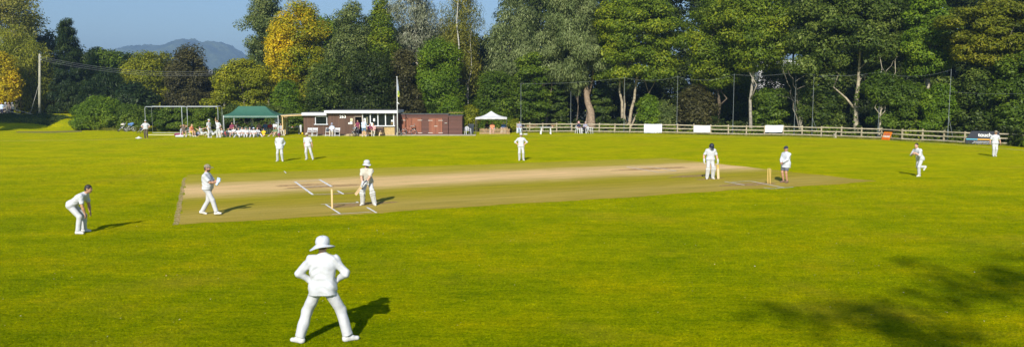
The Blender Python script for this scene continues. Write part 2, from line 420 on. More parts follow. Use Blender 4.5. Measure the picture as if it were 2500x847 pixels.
for (c4, w, lab, z) in [((795, 499.5, 831, 523), .07, 'bowling crease under the nearer stumps', .014), ((784, 499.5, 873, 495.5), .05, 'far return crease beside the nearer stumps', .018), ((810.5, 524, 907, 518), .05, 'near return crease beside the nearer stumps', .018),
                        ((896, 506.5, 919, 520), .08, 'near piece of the popping crease by the crouched batter', .014), ((870.7, 493, 874, 495.5), .08, 'far piece of the popping crease by the crouched batter', .014),
                        ((720, 444, 764, 476), .11, 'thick bowling crease of the unused strip behind the stumps', .014), ((780, 439, 809.5, 456), .12, 'thick popping crease of the unused strip behind the stumps', .014), ((823.5, 466, 838.6, 474.4), .10, 'short piece of popping crease on the unused strip', .014),
                        ((714, 444.7, 784, 440), .06, 'far return crease of the unused strip behind the stumps', .018), ((731, 458, 802, 454), .06, 'middle return crease of the unused strip behind the stumps', .018), ((764, 475.5, 830, 473), .05, 'near return crease of the unused strip behind the stumps', .018),
                        ((1530, 408, 1609, 421), .07, 'popping crease of the unused strip at mid distance', .014), ((1581.6, 407, 1652, 417.5), .07, 'bowling crease of the unused strip at mid distance', .014), ((1530, 408, 1582, 407), .06, 'far return crease of the unused strip at mid distance', .018), ((1609, 421, 1652, 417.5), .06, 'near return crease of the unused strip at mid distance', .018),
                        ((1769, 444, 1817, 452), .07, 'popping crease piece by the far-end batter', .014), ((1785.6, 445.3, 1832, 442.6), .06, 'far return crease beside the far stumps', .018), ((1832, 442.6, 1916, 459), .07, 'bowling crease under the far stumps', .014),
                        ((1864.5, 459, 1883.5, 461.6), .07, 'near popping crease piece at the far stumps', .014), ((1883.5, 461.6, 1938, 457.5), .06, 'near return crease beside the far stumps', .018)]:
    pline(*c4, w, lab, z)
up = sq_uv(695, 421); line(up[0], up[1] - .6, up[0] + .05, up[1] + .6, .05, .014, 'short white tick near the far edge of the square')
# boundary line
bd = [(-140, 352), (0, 344.5), (150, 342.5), (330, 339.5), (540, 336.5), (760, 333.8), (1000, 332.4), (1300, 331.4), (1520, 331.6), (1700, 333.6), (1850, 335), (2000, 337.3), (2140, 341), (2300, 351), (2440, 362), (2620, 378)]
pts = [G(x, y, .006) for x, y in bd]
fine = []
for i in range(len(pts) - 1):
    for k in range(12):
        t = k / 12; p0 = pts[max(i - 1, 0)]; p1 = pts[i]; p2 = pts[i + 1]; p3 = pts[min(i + 2, len(pts) - 1)]
        fine.append(.5 * ((2 * p1) + (p2 - p0) * t + (2 * p0 - 5 * p1 + 4 * p2 - p3) * t * t + (3 * p1 - p0 - 3 * p2 + p3) * t ** 3))
mb = MB()
for k in range(len(fine) - 1):
    d = (fine[k + 1] - fine[k]).normalized(); n = Vector((-d.y, d.x, 0)) * .06
    mb.poly([fine[k] + n, fine[k] - n, fine[k + 1] - n, fine[k + 1] + n])
Mbd = mat('boundary_paint', (.62, .60, .36), .85, .45, 2.0)
tag(mb.build('boundary_line', Mbd), 'thin white painted boundary line round the outfield', kind='structure')

# ------------------------------------------------------------------ fence line depth by photo column
FP = [(1262, 324.5), (1293, 324.3), (1325, 324.3), (1359, 324.3), (1396, 324.5), (1430, 325), (1463, 325.3), (1501, 325.8), (1538, 326.2), (1575, 326.5), (1615, 327), (1654, 328), (1694, 328.8), (1735, 330), (1778, 331), (1822, 332), (1866, 332.6), (1912, 333), (1958, 334), (2005, 335.5),
      (2054, 337), (2103, 339), (2152, 340.5), (2202, 344.5), (2252, 346.5), (2304, 349), (2355, 352.5), (2411, 354), (2467, 356), (2520, 361), (2575, 367)]
FG = [G(x, y) for x, y in FP]
def fenceD(px):
    return float(np.interp(px, [p[0] for p in FP], [g.y for g in FG]))
# woodland floor
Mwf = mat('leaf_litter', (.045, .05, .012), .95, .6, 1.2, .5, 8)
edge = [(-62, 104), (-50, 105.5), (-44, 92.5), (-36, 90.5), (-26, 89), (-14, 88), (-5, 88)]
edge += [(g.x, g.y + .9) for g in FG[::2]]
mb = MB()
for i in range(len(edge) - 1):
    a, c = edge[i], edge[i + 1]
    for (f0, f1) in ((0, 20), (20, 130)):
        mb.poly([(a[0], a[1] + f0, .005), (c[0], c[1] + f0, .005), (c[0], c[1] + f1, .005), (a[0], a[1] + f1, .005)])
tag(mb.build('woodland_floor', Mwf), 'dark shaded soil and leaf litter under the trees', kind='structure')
# concrete path at the foot of the pavilion
Mconc = mat('concrete', (.42, .38, .29), .9, .3, 4)
mb = MB(); a = G(780, 334); c = G(1130, 330)
mb.quadbox(((-20 - 4.2) / 2 - 0.2, 79.9, .03), (17.0, 1.6, .06))
tag(mb.build('paving', Mconc), 'pale concrete apron in front of the pavilion', kind='structure')
# worn track at the foot of the left bank
mb = MB(); tr = [G(40, 321.5, .006), G(110, 321, .006), (G(200, 318.5, .006)), G(200, 322, .006), G(120, 325, .006), G(40, 324, .006)]
mb.poly(tr[::-1]); tag(mb.build('track', soil('track_soil', (.16, .14, .07), (.26, .22, .13), .8)), 'worn grey-brown track at the foot of the bank', kind='structure')

# ------------------------------------------------------------------ far wooded hill
def _fbm(x, y, seed, oct=5):
    r = np.random.default_rng(seed); v = np.zeros_like(x); a = 1.0
    for o in range(oct):
        for k in range(4):
            th = r.uniform(0, 6.28); ph = r.uniform(0, 6.28); f = 2 ** o * r.uniform(.7, 1.3)
            v += a * np.sin((x * math.cos(th) + y * math.sin(th)) * f + ph) / 4
        a *= .55
    return v
HD = 3100.0
hp = [(60, 172), (180, 150), (260, 135), (300, 127), (330, 116), (365, 112), (400, 115), (430, 109), (446, 103), (455, 98), (466, 96), (478, 98), (484, 101), (490, 108), (500, 114), (510, 118), (516, 119), (518, 104), (530, 102), (546, 107), (560, 114), (575, 127), (590, 138), (604, 150), (640, 165), (720, 182), (900, 200), (1250, 212)]
hx = np.linspace(-2300, 400, 760); hy = np.linspace(2100, 4100, 190)
hxx, hyy = np.meshgrid(hx, hy, indexing='ij')
ridge = np.interp(hxx, [PD(p[0], p[1], HD).x for p in hp], [PD(p[0], p[1], HD).z for p in hp])
prof = np.exp(-((hyy - HD) / 520.0) ** 2) * np.where(hyy < HD, 1, 1)
can = np.abs(_fbm(hxx / 7, hyy / 7, 5, 3)) * 10.0 - 5.0
zz = ridge * prof + can * np.clip(prof * 1.5 - .35, 0, 1)
zz = np.where(prof < .08, -2, zz)
V = np.stack([hxx, hyy, zz], -1).reshape(-1, 3); n_ = len(hy)
I, J = np.meshgrid(np.arange(len(hx) - 1), np.arange(n_ - 1), indexing='ij'); I = I.ravel(); J = J.ravel()
Q = np.stack([I * n_ + J, (I + 1) * n_ + J, (I + 1) * n_ + J + 1, I * n_ + J + 1], -1)
Mhill = mat('far_woodland', (.095, .12, .03), .95, 0, .012, 0, 1, c2=(.014, .028, .010), detail=8)
tag(np_mesh('hill', V, Q, Mhill, smooth=False), 'distant wooded hill fading blue in haze', kind='structure')
# pale stubble field on the hill's lower slope
fx = np.linspace(PD(500, 170, 2480).x, PD(700, 170, 2480).x, 12); V = []
for x in fx:
    V.append((x, 2380, 40)); V.append((x, 2490, PD(0, 171, 2490).z))
V = np.array(V); Q = np.array([[2 * i, 2 * i + 2, 2 * i + 3, 2 * i + 1] for i in range(11)])
Vb = V.copy(); Vb[:, 1] += 30; Vb[:, 2] -= 22
tag(np_mesh('stubble_field', V, Q, mat('stubble', (.34, .29, .17), .95, .15, .05)), 'pale stubble field on the lower slope of the hill', kind='structure')

# ------------------------------------------------------------------ haze
mh = bpy.data.materials.new('haze_air'); mh.use_nodes = True; nt = mh.node_tree; nt.nodes.clear()
o = nt.nodes.new('ShaderNodeOutputMaterial'); pv = nt.nodes.new('ShaderNodeVolumePrincipled')
pv.inputs['Color'].default_value = (.44, .68, 1.0, 1); pv.inputs['Density'].default_value = 0.00039; pv.inputs['Anisotropy'].default_value = 0.2
nt.links.new(pv.outputs[0], o.inputs['Volume'])
mb = MB(); mb.quadbox((0, 2500, 129), (8400, 6400, 262))
hz = mb.build('haze', mh); tag(hz, 'thin blue summer haze', kind='stuff')

# ------------------------------------------------------------------ trees
Mbark = mat('bark_brown', (.17, .13, .085), .9, .5, 6, .8, 12)
Mbark_grey = mat('bark_grey', (.26, .23, .17), .9, .45, 6, .8, 12)
Mbark_pale = mat('bark_pale', (.46, .41, .30), .85, .45, 4, .6, 12)
Mbark_dark = mat('bark_dark', (.06, .05, .035), .95, .5, 6, .6, 12)
Mbark_birch = mat('bark_birch', (.55, .52, .44), .8, .75, 5, .3, 12, detail=8)
LM = dict(
    green=leafmat('leaf_green', (.048, .088, .006), (.105, .165, .010), (.215, .275, .020)),
    bright=leafmat('leaf_bright', (0.0630, 0.1190, 0.0062), (0.1330, 0.2170, 0.0092), (0.2380, 0.3080, 0.0139)),
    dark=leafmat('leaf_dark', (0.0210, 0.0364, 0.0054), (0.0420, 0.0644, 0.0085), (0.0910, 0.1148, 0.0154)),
    bronze=leafmat('leaf_bronze', (.045, .044, .012), (.082, .076, .020), (.16, .145, .045)),
    conifer=leafmat('leaf_conifer', (0.0175, 0.0375, 0.0083), (0.0375, 0.0650, 0.0124), (0.0750, 0.1063, 0.0172)),
    willow=leafmat('leaf_willow', (.095, .135, .036), (.190, .235, .075), (.36, .41, .17), .35),
    weep=leafmat('leaf_weep', (.13, .155, .010), (.24, .26, .016), (.42, .40, .04), .3),
    golden=leafmat('leaf_golden', (.32, .30, .004), (.60, .46, .004), (.82, .54, .005), .22),
    turning=leafmat('leaf_turning', (.13, .19, .006), (.36, .34, .006), (.74, .48, .005), .16),
    yellow=leafmat('leaf_yellow', (.12, .155, .006), (.245, .26, .008), (.42, .40, .014), .28),
    maple=leafmat('leaf_maple', (.058, .100, .005), (.140, .200, .008), (.30, .33, .012), .3),
    poplar=leafmat('leaf_poplar', (.060, .095, .020), (.135, .175, .040), (.27, .30, .085), .3),
    silver=leafmat('leaf_silver', (.130, .150, .070), (.26, .28, .16), (.48, .49, .36), .4),
    birch=leafmat('leaf_birch', (.105, .120, .014), (.215, .215, .026), (.38, .34, .06), .3),
    oak=leafmat('leaf_oak', (.034, .064, .007), (.085, .125, .014), (.20, .245, .040), .3),
    autumn=leafmat('leaf_autumn', (.080, .105, .005), (.165, .180, .008), (.28, .26, .014), .25),
)
def prof_fn(shape):
    if shape == 'cone': return lambda t: np.clip(1.08 - t, 0, 1) ** .75
    if shape == 'poplar': return lambda t: np.sin(np.pi * np.clip(t * .88 + .1, 0, 1)) ** .6
    if shape == 'dome': return lambda t: np.sqrt(np.clip(1 - t ** 2.4, 0, 1)) * (.80 + .2 * np.clip(t * 4, 0, 1))
    if shape == 'column': return lambda t: np.clip(1 - np.abs(2 * t - 1) ** 5, 0, 1) ** .5
    if shape == 'upper': return lambda t: np.sqrt(np.clip(1 - (1.5 * t - .62) ** 2 * 1.25, 0.02, 1))
    return lambda t: np.sqrt(np.clip(1 - (2 * t - 1) ** 2, 0.0, 1)) ** .85
def foliage_arrays(rg, cx, cy, z0, z1, rx, ry, shape='round', nclump=60, cr=1.1, leaves=9000, ls=.24, flat=.7, droop=0.0, lump=.25, hollow=.55, asp=.55):
    pf = prof_fn(shape); H = z1 - z0
    k = rg.uniform(0, 6.28, 8); cc = []
    while len(cc) < nclump:
        t = rg.uniform(0, 1, 400); a = rg.uniform(0, 6.28, 400)
        w = pf(t); keep = rg.uniform(0, 1, 400) < w + .1
        t = t[keep]; a = a[keep]; w = w[keep]
        lf = 1 + lump * (.5 * np.sin(2 * a + k[0] + 3 * t) + .5 * np.sin(3 * a + k[1] + 7 * t) + .5 * np.sin(11 * t + k[2] + a))
        rr = (hollow + (1 - hollow) * rg.uniform(0, 1, len(t)) ** .6) * w * lf
        for q in range(len(t)):
            cc.append((cx + math.cos(a[q]) * rx * rr[q], cy + math.sin(a[q]) * ry * rr[q], z0 + t[q] * H))
    C = np.array(cc[:nclump])
    sz = cr * rg.uniform(.55, 1.35, nclump)
    wgt = sz ** 2; idx = rg.choice(nclump, leaves, p=wgt / wgt.sum())
    d = rg.normal(size=(leaves, 3)); d /= np.linalg.norm(d, axis=1)[:, None]
    rad = rg.uniform(.15, 1, leaves) ** .5
    off = d * (rad * sz[idx])[:, None]; off[:, 2] *= flat
    if droop: off[:, 2] -= droop * rg.uniform(0, 1, leaves) ** 1.3 * sz[idx] * 1.6
    P = C[idx] + off
    P[:, 2] = np.maximum(P[:, 2], z0 - (droop * 1.2 if droop else 0) - .3)
    out = np.stack([(P[:, 0] - cx) / rx, (P[:, 1] - cy) / ry, (P[:, 2] - (z0 + H / 2)) / (H / 2)], 1)
    nrm = d * .7 + out * .25 + np.array([0, 0, .55]) + rg.normal(size=(leaves, 3)) * .45
    nrm /= np.linalg.norm(nrm, axis=1)[:, None]
    tt = rg.normal(size=(leaves, 3))
    if droop: tt = tt * .35 + np.array([0, 0, -1.0])
    tt -= nrm * np.sum(tt * nrm, 1)[:, None]; tt /= np.linalg.norm(tt, axis=1)[:, None] + 1e-9
    bb = np.cross(nrm, tt); s = ls * rg.uniform(.55, 1.35, leaves)
    s = s * np.exp(rg.normal(size=leaves) * .28)
    L_ = (s * (1.5 if droop else 1))[:, None]; W_ = (s * (asp * .6 if droop else asp))[:, None]
    fold = nrm * (s * .18)[:, None]
    V = np.empty((leaves, 4, 3)); V[:, 0] = P - tt * L_; V[:, 1] = P + bb * W_ + fold; V[:, 2] = P + tt * L_; V[:, 3] = P - bb * W_ + fold
    return V.reshape(-1, 3), np.arange(leaves * 4).reshape(-1, 4), C
def wander(rg, a, b, n=5, amp=.12):
    a = np.array(a, float); b = np.array(b, float); L_ = np.linalg.norm(b - a); pts = []
    for i in range(n + 1):
        t = i / n; p = a + (b - a) * t
        if 0 < i < n: p = p + rg.normal(size=3) * amp * L_ / n * np.array([1, 1, .3])
        pts.append(tuple(p))
    return pts
TREESEED = [100]
LEAFK = 0.56
def tree(name, label, px, D, top, bot, hw, leaf, shape='round', bark=None, leaves=9000, ls=.24, group=None, stems=None, trunk_r=.22, depth=None,
         nclump=None, cr=None, flat=.7, droop=0.0, lump=.25, hollow=.55, limbs=10, ivy=None, cat='tree', asp=.55, base_z=None, baren=0):
    """photo column, depth in metres, photo rows of crown top and bottom, half width in photo pixels"""
    TREESEED[0] += 1; rg = np.random.default_rng(TREESEED[0])
    c = PD(px, 235, D); x, y = c.x, D; sc_ = D / F
    gzz = gz(x, y) if base_z is None else base_z
    z1 = PD(px, top, D).z; z0 = max(PD(px, bot, D).z, gzz + .05); rx = hw * sc_; ry = depth if depth else min(rx, 4.0)
    z0 -= gzz; z1 -= gzz
    root = thing(name, label, cat, (x, y, gzz), 0, group)
    cr = cr if cr else max(.45, min(1.5, .30 * min(rx, (z1 - z0) / 2) + .25))
    vol = (rx * ry * (z1 - z0) / 2) ** (1 / 3)
    nclump = nclump or int(np.clip(34 * (vol / cr) ** 1.6 * .55, 14, 150))
    rxx = max(rx - cr * .75, rx * .5); ryy = max(ry - cr * .75, ry * .5)
    Vv, Qq, C = foliage_arrays(rg, 0, 0, z0 + cr * .3 * flat, z1 - cr * .55 * flat, rxx, ryy, shape, nclump, cr, int(leaves * 2.7), ls * LEAFK, flat, droop, lump, hollow, asp)
    np_mesh('crown', Vv, Qq, LM[leaf], root)
    mb = MB(); bark = bark or Mbark
    if stems is None: stems = [((0, 0), (rg.normal() * .2, 0, z0 + (z1 - z0) * .55), trunk_r)]
    tips = []
    for (b0, tip, r) in stems:
        pts = wander(rg, (b0[0], b0[1], -.1), tip, 7, .10 if r < .12 else .07)
        rr = [r * (1.25 if i == 0 else 1 - .72 * i / 7) for i in range(8)]
        mb.tube(pts, rr, 8); tips.append((pts, rr))
    if limbs:
        sel = rg.choice(len(C), min(limbs, len(C)), replace=False)
        for j in sel:
            pts0, rr0 = tips[rg.integers(0, len(tips))]; i0 = rg.integers(3, 7); a = pts0[i0]
            if C[j][2] < a[2] - .5: i0 = 2; a = pts0[2]
            mb.tube(wander(rg, a, C[j], 4, .22), [rr0[i0] * .6, rr0[i0] * .45, rr0[i0] * .32, rr0[i0] * .2, .02], 6)
    if baren:
        for k in range(baren):
            pts0, rr0 = tips[rg.integers(0, len(tips))]; i0 = rg.integers(4, 8); a = np.array(pts0[i0])
            d = rg.normal(size=3) * np.array([1, .5, .6]); d[2] = abs(d[2]) + .4; d /= np.linalg.norm(d)
            mb.tube(wander(rg, a, a + d * rg.uniform(1.5, 3.2), 4, .3), [.05, .04, .03, .02, .008], 5)
    mb.build('trunk', bark, root, smooth=True)
    if ivy:
        zt, rr_, n_ = ivy
        P = []
        pts0, rad0 = tips[0]; zs = rg.uniform(0, zt, n_); pz = np.array([p[2] for p in pts0]); pxx = np.array([p[0] for p in pts0]); pyy = np.array([p[1] for p in pts0])
        a = rg.uniform(0, 6.28, n_); lu = .55 + .6 * np.abs(np.sin(zs * 2.2 + 1) * np.sin(zs * 5.1)); r_ = rr_ * lu * rg.uniform(.8, 1.15, n_)
        P = np.stack([np.interp(zs, pz, pxx) + np.cos(a) * r_, np.interp(zs, pz, pyy) + np.sin(a) * r_, zs], 1)
        nr = np.stack([np.cos(a), np.sin(a), np.full(n_, .3)], 1) + rg.normal(size=(n_, 3)) * .3; nr /= np.linalg.norm(nr, axis=1)[:, None]
        t1 = np.cross(nr, rg.normal(size=(n_, 3))); t1 /= np.linalg.norm(t1, axis=1)[:, None]; t2 = np.cross(nr, t1); s = .10
        VV = np.stack([P - t1 * s, P + t2 * s, P + t1 * s, P - t2 * s], 1).reshape(-1, 3)
        np_mesh('ivy', VV, np.arange(n_ * 4).reshape(-1, 4), LM['green'], root)
    return root
def fd(px, k): return fenceD(max(1262, px)) + k
# ---- back rows that close the wood
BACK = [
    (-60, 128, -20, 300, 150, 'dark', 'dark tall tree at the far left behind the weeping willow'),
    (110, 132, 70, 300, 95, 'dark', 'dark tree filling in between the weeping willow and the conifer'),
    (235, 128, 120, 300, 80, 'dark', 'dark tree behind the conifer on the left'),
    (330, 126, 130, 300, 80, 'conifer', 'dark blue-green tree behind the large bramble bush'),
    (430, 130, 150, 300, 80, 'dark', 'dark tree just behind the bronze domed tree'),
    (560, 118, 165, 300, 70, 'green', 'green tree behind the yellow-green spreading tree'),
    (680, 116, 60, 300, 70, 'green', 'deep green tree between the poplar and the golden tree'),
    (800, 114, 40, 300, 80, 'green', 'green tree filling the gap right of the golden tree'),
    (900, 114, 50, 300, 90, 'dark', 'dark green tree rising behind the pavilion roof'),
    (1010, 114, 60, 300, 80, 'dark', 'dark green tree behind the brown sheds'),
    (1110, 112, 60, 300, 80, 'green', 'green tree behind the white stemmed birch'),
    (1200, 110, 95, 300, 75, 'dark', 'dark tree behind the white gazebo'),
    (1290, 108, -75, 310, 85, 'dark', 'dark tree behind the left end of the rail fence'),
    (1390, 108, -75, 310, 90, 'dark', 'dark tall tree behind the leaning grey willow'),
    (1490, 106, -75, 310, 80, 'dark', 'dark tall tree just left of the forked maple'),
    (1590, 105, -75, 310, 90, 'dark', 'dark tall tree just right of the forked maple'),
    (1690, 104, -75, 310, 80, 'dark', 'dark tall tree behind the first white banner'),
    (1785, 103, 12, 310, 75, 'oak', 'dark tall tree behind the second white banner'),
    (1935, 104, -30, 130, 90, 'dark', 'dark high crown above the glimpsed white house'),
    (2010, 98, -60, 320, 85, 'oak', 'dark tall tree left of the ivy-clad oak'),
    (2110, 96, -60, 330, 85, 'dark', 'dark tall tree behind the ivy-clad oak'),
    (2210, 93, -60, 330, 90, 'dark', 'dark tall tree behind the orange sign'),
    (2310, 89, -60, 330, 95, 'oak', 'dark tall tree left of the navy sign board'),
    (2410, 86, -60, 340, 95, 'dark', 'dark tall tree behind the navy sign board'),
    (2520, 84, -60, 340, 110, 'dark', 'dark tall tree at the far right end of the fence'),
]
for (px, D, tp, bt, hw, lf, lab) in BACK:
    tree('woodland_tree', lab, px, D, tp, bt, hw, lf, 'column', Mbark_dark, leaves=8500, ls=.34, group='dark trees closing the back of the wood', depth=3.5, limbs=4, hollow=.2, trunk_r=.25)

# ---- left group
tree('weeping_willow', 'yellow-green weeping willow at the left edge of the photo', 52, 112, 52, 262, 92, 'weep', 'dome', droop=1.3, leaves=15000, ls=.20, cr=1.3, limbs=8, lump=.3)
tree('bare_topped_tree', 'tall thin-topped tree rising above the weeping willow', 40, 122, -40, 110, 75, 'birch', 'round', Mbark_grey, leaves=7000, ls=.24, baren=14, lump=.5)
tree('golden_shrub_tree', 'orange-gold leaved tree at the far left above the group of onlookers', 2, 106, 128, 262, 46, 'golden', 'column', leaves=7000, ls=.22, depth=2.2)
tree('conifer_tree', 'dark pointed conifer between the willow and the lower trees', 172, 112, 44, 285, 56, 'conifer', 'cone', Mbark_dark, leaves=18000, ls=.19, flat=.7, cr=.60, nclump=260, limbs=0, hollow=.2, droop=.25, lump=.1)
tree('broadleaf_tree', 'green rounded tree just right of the conifer', 262, 118, 113, 290, 62, 'green', 'dome', leaves=9000)
tree('broadleaf_tree', 'yellowish green tree behind the left net post', 362, 117, 118, 290, 58, 'yellow', 'dome', leaves=9000, ls=.22, lump=.35)
tree('broadleaf_tree', 'brownish tree crowded against the left side of the bronze dome', 405, 121, 128, 290, 42, 'autumn', 'dome', leaves=6000)
tree('domed_tree', 'bronze dark domed tree standing behind the net frame', 466, 112, 115, 300, 68, 'bronze', 'dome', Mbark_dark, leaves=15000, ls=.22, lump=.12)
tree('willow_bush', 'dull blue-green willow bush under the conifer', 262, 108, 168, 300, 70, 'conifer', 'dome', leaves=9000, droop=.4)
tree('willow_bush', 'dark low willow mass behind the left end of the net frame', 330, 106, 205, 310, 60, 'conifer', 'dome', leaves=7000)
tree('shade_tree', 'dark low tree in the shade behind the utility pole', 110, 116, 165, 292, 72, 'dark', 'column', leaves=9000)
tree('spreading_tree', 'yellow-green spreading tree behind the green marquee', 598, 98, 145, 285, 84, 'yellow', 'dome', Mbark_grey, leaves=15000, ls=.20, flat=.45, lump=.35)
tree('poplar_tree', 'tall blue-green poplar beside the open sky', 655, 112, -35, 230, 58, 'poplar', 'poplar', Mbark_grey, leaves=15000, ls=.20, lump=.4)
tree('golden_tree', 'tall tree turning orange and gold behind the marquee', 738, 102, 2, 262, 86, 'turning', 'poplar', leaves=22000, ls=.19, lump=.2)
tree('golden_side_tree', 'orange-leaved lower tree on the left flank of the golden tree', 690, 99.5, 58, 240, 40, 'golden', 'round', leaves=7000, ls=.18)
tree('tall_green_tree', 'tall green twin-topped tree right of the golden tree', 868, 104, -4, 230, 60, 'poplar', 'poplar', leaves=14000, ls=.20, lump=.35)
tree('tall_green_tree', 'tall lighter green tree with a pointed top above the pavilion roof', 935, 103, -8, 220, 52, 'maple', 'cone', leaves=12000, ls=.20, lump=.3)
tree('hawthorn_tree', 'dark bushy tree directly behind the left half of the pavilion', 800, 92, 140, 300, 70, 'oak', 'dome', leaves=13000, ls=.19)
tree('hawthorn_tree', 'blackish green bushy tree directly behind the pavilion windows', 905, 91, 112, 300, 74, 'dark', 'dome', leaves=15000, ls=.19)
tree('hawthorn_tree', 'bronze-tinted bushy tree behind the flagpole', 990, 92, 125, 300, 52, 'bronze', 'dome', leaves=10000, ls=.19)
tree('green_bush_tree', 'fresh green bushy tree behind the right tent pole of the marquee', 700, 90, 195, 305, 42, 'bright', 'dome', leaves=9000, ls=.18)
tree('silver_tree', 'pale silvery half-bare tree against the sky', 1020, 105, -60, 135, 64, 'silver', 'round', Mbark_pale, leaves=8000, ls=.20, baren=26, lump=.45, droop=.3)
tree('bright_tree', 'bright green tree behind the brown sheds', 1075, 93, 88, 300, 66, 'bright', 'poplar', leaves=17000, ls=.19, lump=.3)
tree('birch_tree', 'tall thin birch with a white trunk right of the silvery tree', 1128, 98, -60, 215, 58, 'birch', 'poplar', Mbark_birch, leaves=11000, ls=.17, droop=.7, lump=.4,
     stems=[((0, -2.6), (-.5, -1.8, 18.5), .15), ((.7, -2.0), (1.4, -1.2, 13), .09)], hollow=.15)
tree('bright_bush_tree', 'low bright green bush tree at the right end of the sheds', 1102, 88.5, 235, 310, 34, 'bright', 'dome', leaves=6000, ls=.17)
tree('willow_tree', 'grey-green willow to the left of the big leaning willow', 1252, 98, -22, 225, 78, 'willow', 'dome', Mbark_dark, leaves=15000, ls=.20, droop=.6, lump=.35)
tree('understorey_tree', 'dark green layered tree behind the white gazebo roof', 1215, 93, 175, 305, 60, 'green', 'column', Mbark_grey, leaves=10000, ls=.20, stems=[((0, 0), (0, 0, 6), .09), ((-1.4, .2), (-1.2, 0, 6), .07)])
tree('ivy_tree', 'ivy-covered trunk tree behind the white plastic table', 1302, fd(1302, 4), 120, 300, 50, 'green', 'upper', Mbark, leaves=9000, ls=.20, flat=.4, ivy=(6.5, .62, 1600), stems=[((0, 0), (-.3, 0, 8), .26), ((1.3, .2), (2.2, 0, 5.5), .2)])
tree('leaning_willow', 'huge grey-green willow with a thick leaning brown trunk', 1398, fd(1420, 4.5), -70, 188, 112, 'willow', 'dome', mat('bark_leaning', (.33, .24, .16), .9, .4, 5, 1.0, 9), leaves=34000, ls=.18, droop=.35, lump=.3, cr=1.2,
     stems=[((2.25, -1.0), (1.0, -.6, 8.2), .52), ((1.5, .1), (3.0, .2, 13.5), .2)], hollow=.3)
tree('willow_branch_tree', 'low-hanging pale grey-green willow clump in front of the leaning trunk', 1408, fd(1408, 3.4), 130, 222, 32, 'willow', 'round', Mbark, leaves=5500, ls=.17, droop=.5, trunk_r=.07)
tree('understorey_tree', 'dark layered shrub tree left of the leaning trunk', 1358, fd(1358, 5.5), 200, 312, 38, 'oak', 'column', leaves=6000, ls=.20, flat=.35)
tree('forked_maple', 'broad yellowing maple with pale stems forking behind the fence', 1556, fd(1530, 3.5), -18, 198, 122, 'maple', 'upper', mat('bark_maple', (.40, .33, .22), .9, .45, 5, .8, 12), leaves=27000, ls=.21, flat=.42, lump=.3,
     stems=[((-1.45, 0), (-2.3, 0, 8.2), .21), ((-1.3, .2), (-1.7, .3, 7.5), .15), ((-1.15, 0), (.5, 0, 9.0), .22), ((-1.0, .1), (2.2, 0, 6.2), .13)], ivy=(1.5, .4, 300))
tree('understorey_tree', 'low light green shrub between the forked maple and the first banner', 1590, fd(1590, 2.5), 225, 318, 44, 'bright', 'dome', leaves=6500, ls=.17, flat=.5)
tree('feathery_shrub', 'feathery green shrub just left of the first white banner', 1628, fd(1628, 2.3), 238, 320, 30, 'poplar', 'dome', leaves=6000, ls=.14)
tree('understorey_tree', 'dark green shrub tree left of the forked maple stems', 1470, fd(1480, 6), 205, 318, 28, 'oak', 'column', leaves=6000, flat=.35)
tree('olive_tree', 'brownish olive tree behind the first white banner', 1700, fd(1700, 5), 205, 322, 64, 'bronze', 'dome', leaves=9000, ls=.2)
tree('tall_maple', 'tall olive-green maple above the second white banner', 1752, fd(1752, 6), -15, 215, 84, 'maple', 'poplar', Mbark, leaves=17000, ls=.2, flat=.5, lump=.3)
tree('straight_trunk_tree', 'tall straight grey-trunked tree left of the third banner', 1850, fd(1828, 3.2), -60, 175, 96, 'maple', 'poplar', mat('bark_straight', (.36, .32, .26), .9, .45, 4, .7, 12), leaves=18000, ls=.2, flat=.5,
     stems=[((-.9, -1.0), (-.8, -.8, 13), .19)], lump=.3, limbs=4)
tree('understorey_tree', 'dark green shrub tree behind the third white banner', 1880, fd(1880, 4), 215, 325, 46, 'green', 'column', leaves=7500, flat=.5)
tree('pale_forked_tree', 'thin pale forked tree leaning behind the net poles', 1962, fd(1962, 2.2), 205, 290, 20, 'oak', 'round', Mbark_grey, leaves=1200, ls=.19,
     stems=[((0, 0), (-.9, 0, 5.6), .13), ((-.2, 0), (.1, 0, 4.6), .09), ((-.1, 0), (-1.3, .1, 4.9), .07)], baren=8)
tree('understorey_tree', 'dark shrub tree between the two close net poles and the ivy oak', 2020, fd(2020, 4), 225, 328, 42, 'oak', 'column', leaves=6500)
tree('ivy_oak', 'massive dark green oak with a pale ivy-flecked trunk', 2075, fd(2088, 3.0), -60, 178, 150, 'oak', 'upper', mat('bark_oak', (.44, .38, .26), .9, .55, 3, .8, 12), leaves=32000, ls=.2, flat=.6, lump=.25, depth=4.5,
     stems=[((.55, -.6), (.5, -.4, 9.5), .27)], ivy=(5.2, .30, 170), limbs=3)
tree('pale_snag_tree', 'broken-topped pale trunk just left of the orange sign', 2150, fd(2150, .5), 175, 262, 40, 'green', 'round', Mbark_pale, leaves=2500, ls=.18, stems=[((0, 0), (.1, 0, 3.9), .14), ((1.0, 1.5), (1.8, 1.2, 7.5), .08), ((1.0, 1.5), (.3, 1.2, 8), .07)], baren=9)
tree('understorey_tree', 'mid-green leafy tree behind the orange sign', 2200, fd(2200, 3.5), 195, 330, 66, 'green', 'column', leaves=12000, ls=.19, flat=.5)
tree('sycamore_tree', 'brighter green sycamore high above the orange sign', 2258, fd(2250, 5.5), -30, 200, 70, 'bright', 'poplar', Mbark_pale, leaves=14000, ls=.2, flat=.5, baren=6)
tree('understorey_tree', 'lighter green leafy tree behind the net pole at the navy board', 2292, fd(2292, 3.0), 205, 322, 40, 'bright', 'column', leaves=7500, ls=.19, flat=.5)
tree('autumn_beech', 'yellow-brown beech crown high at the right edge', 2415, fd(2400, 4.5), 0, 165, 118, 'autumn', 'round', Mbark_grey, leaves=17000, ls=.19, flat=.35, lump=.35)
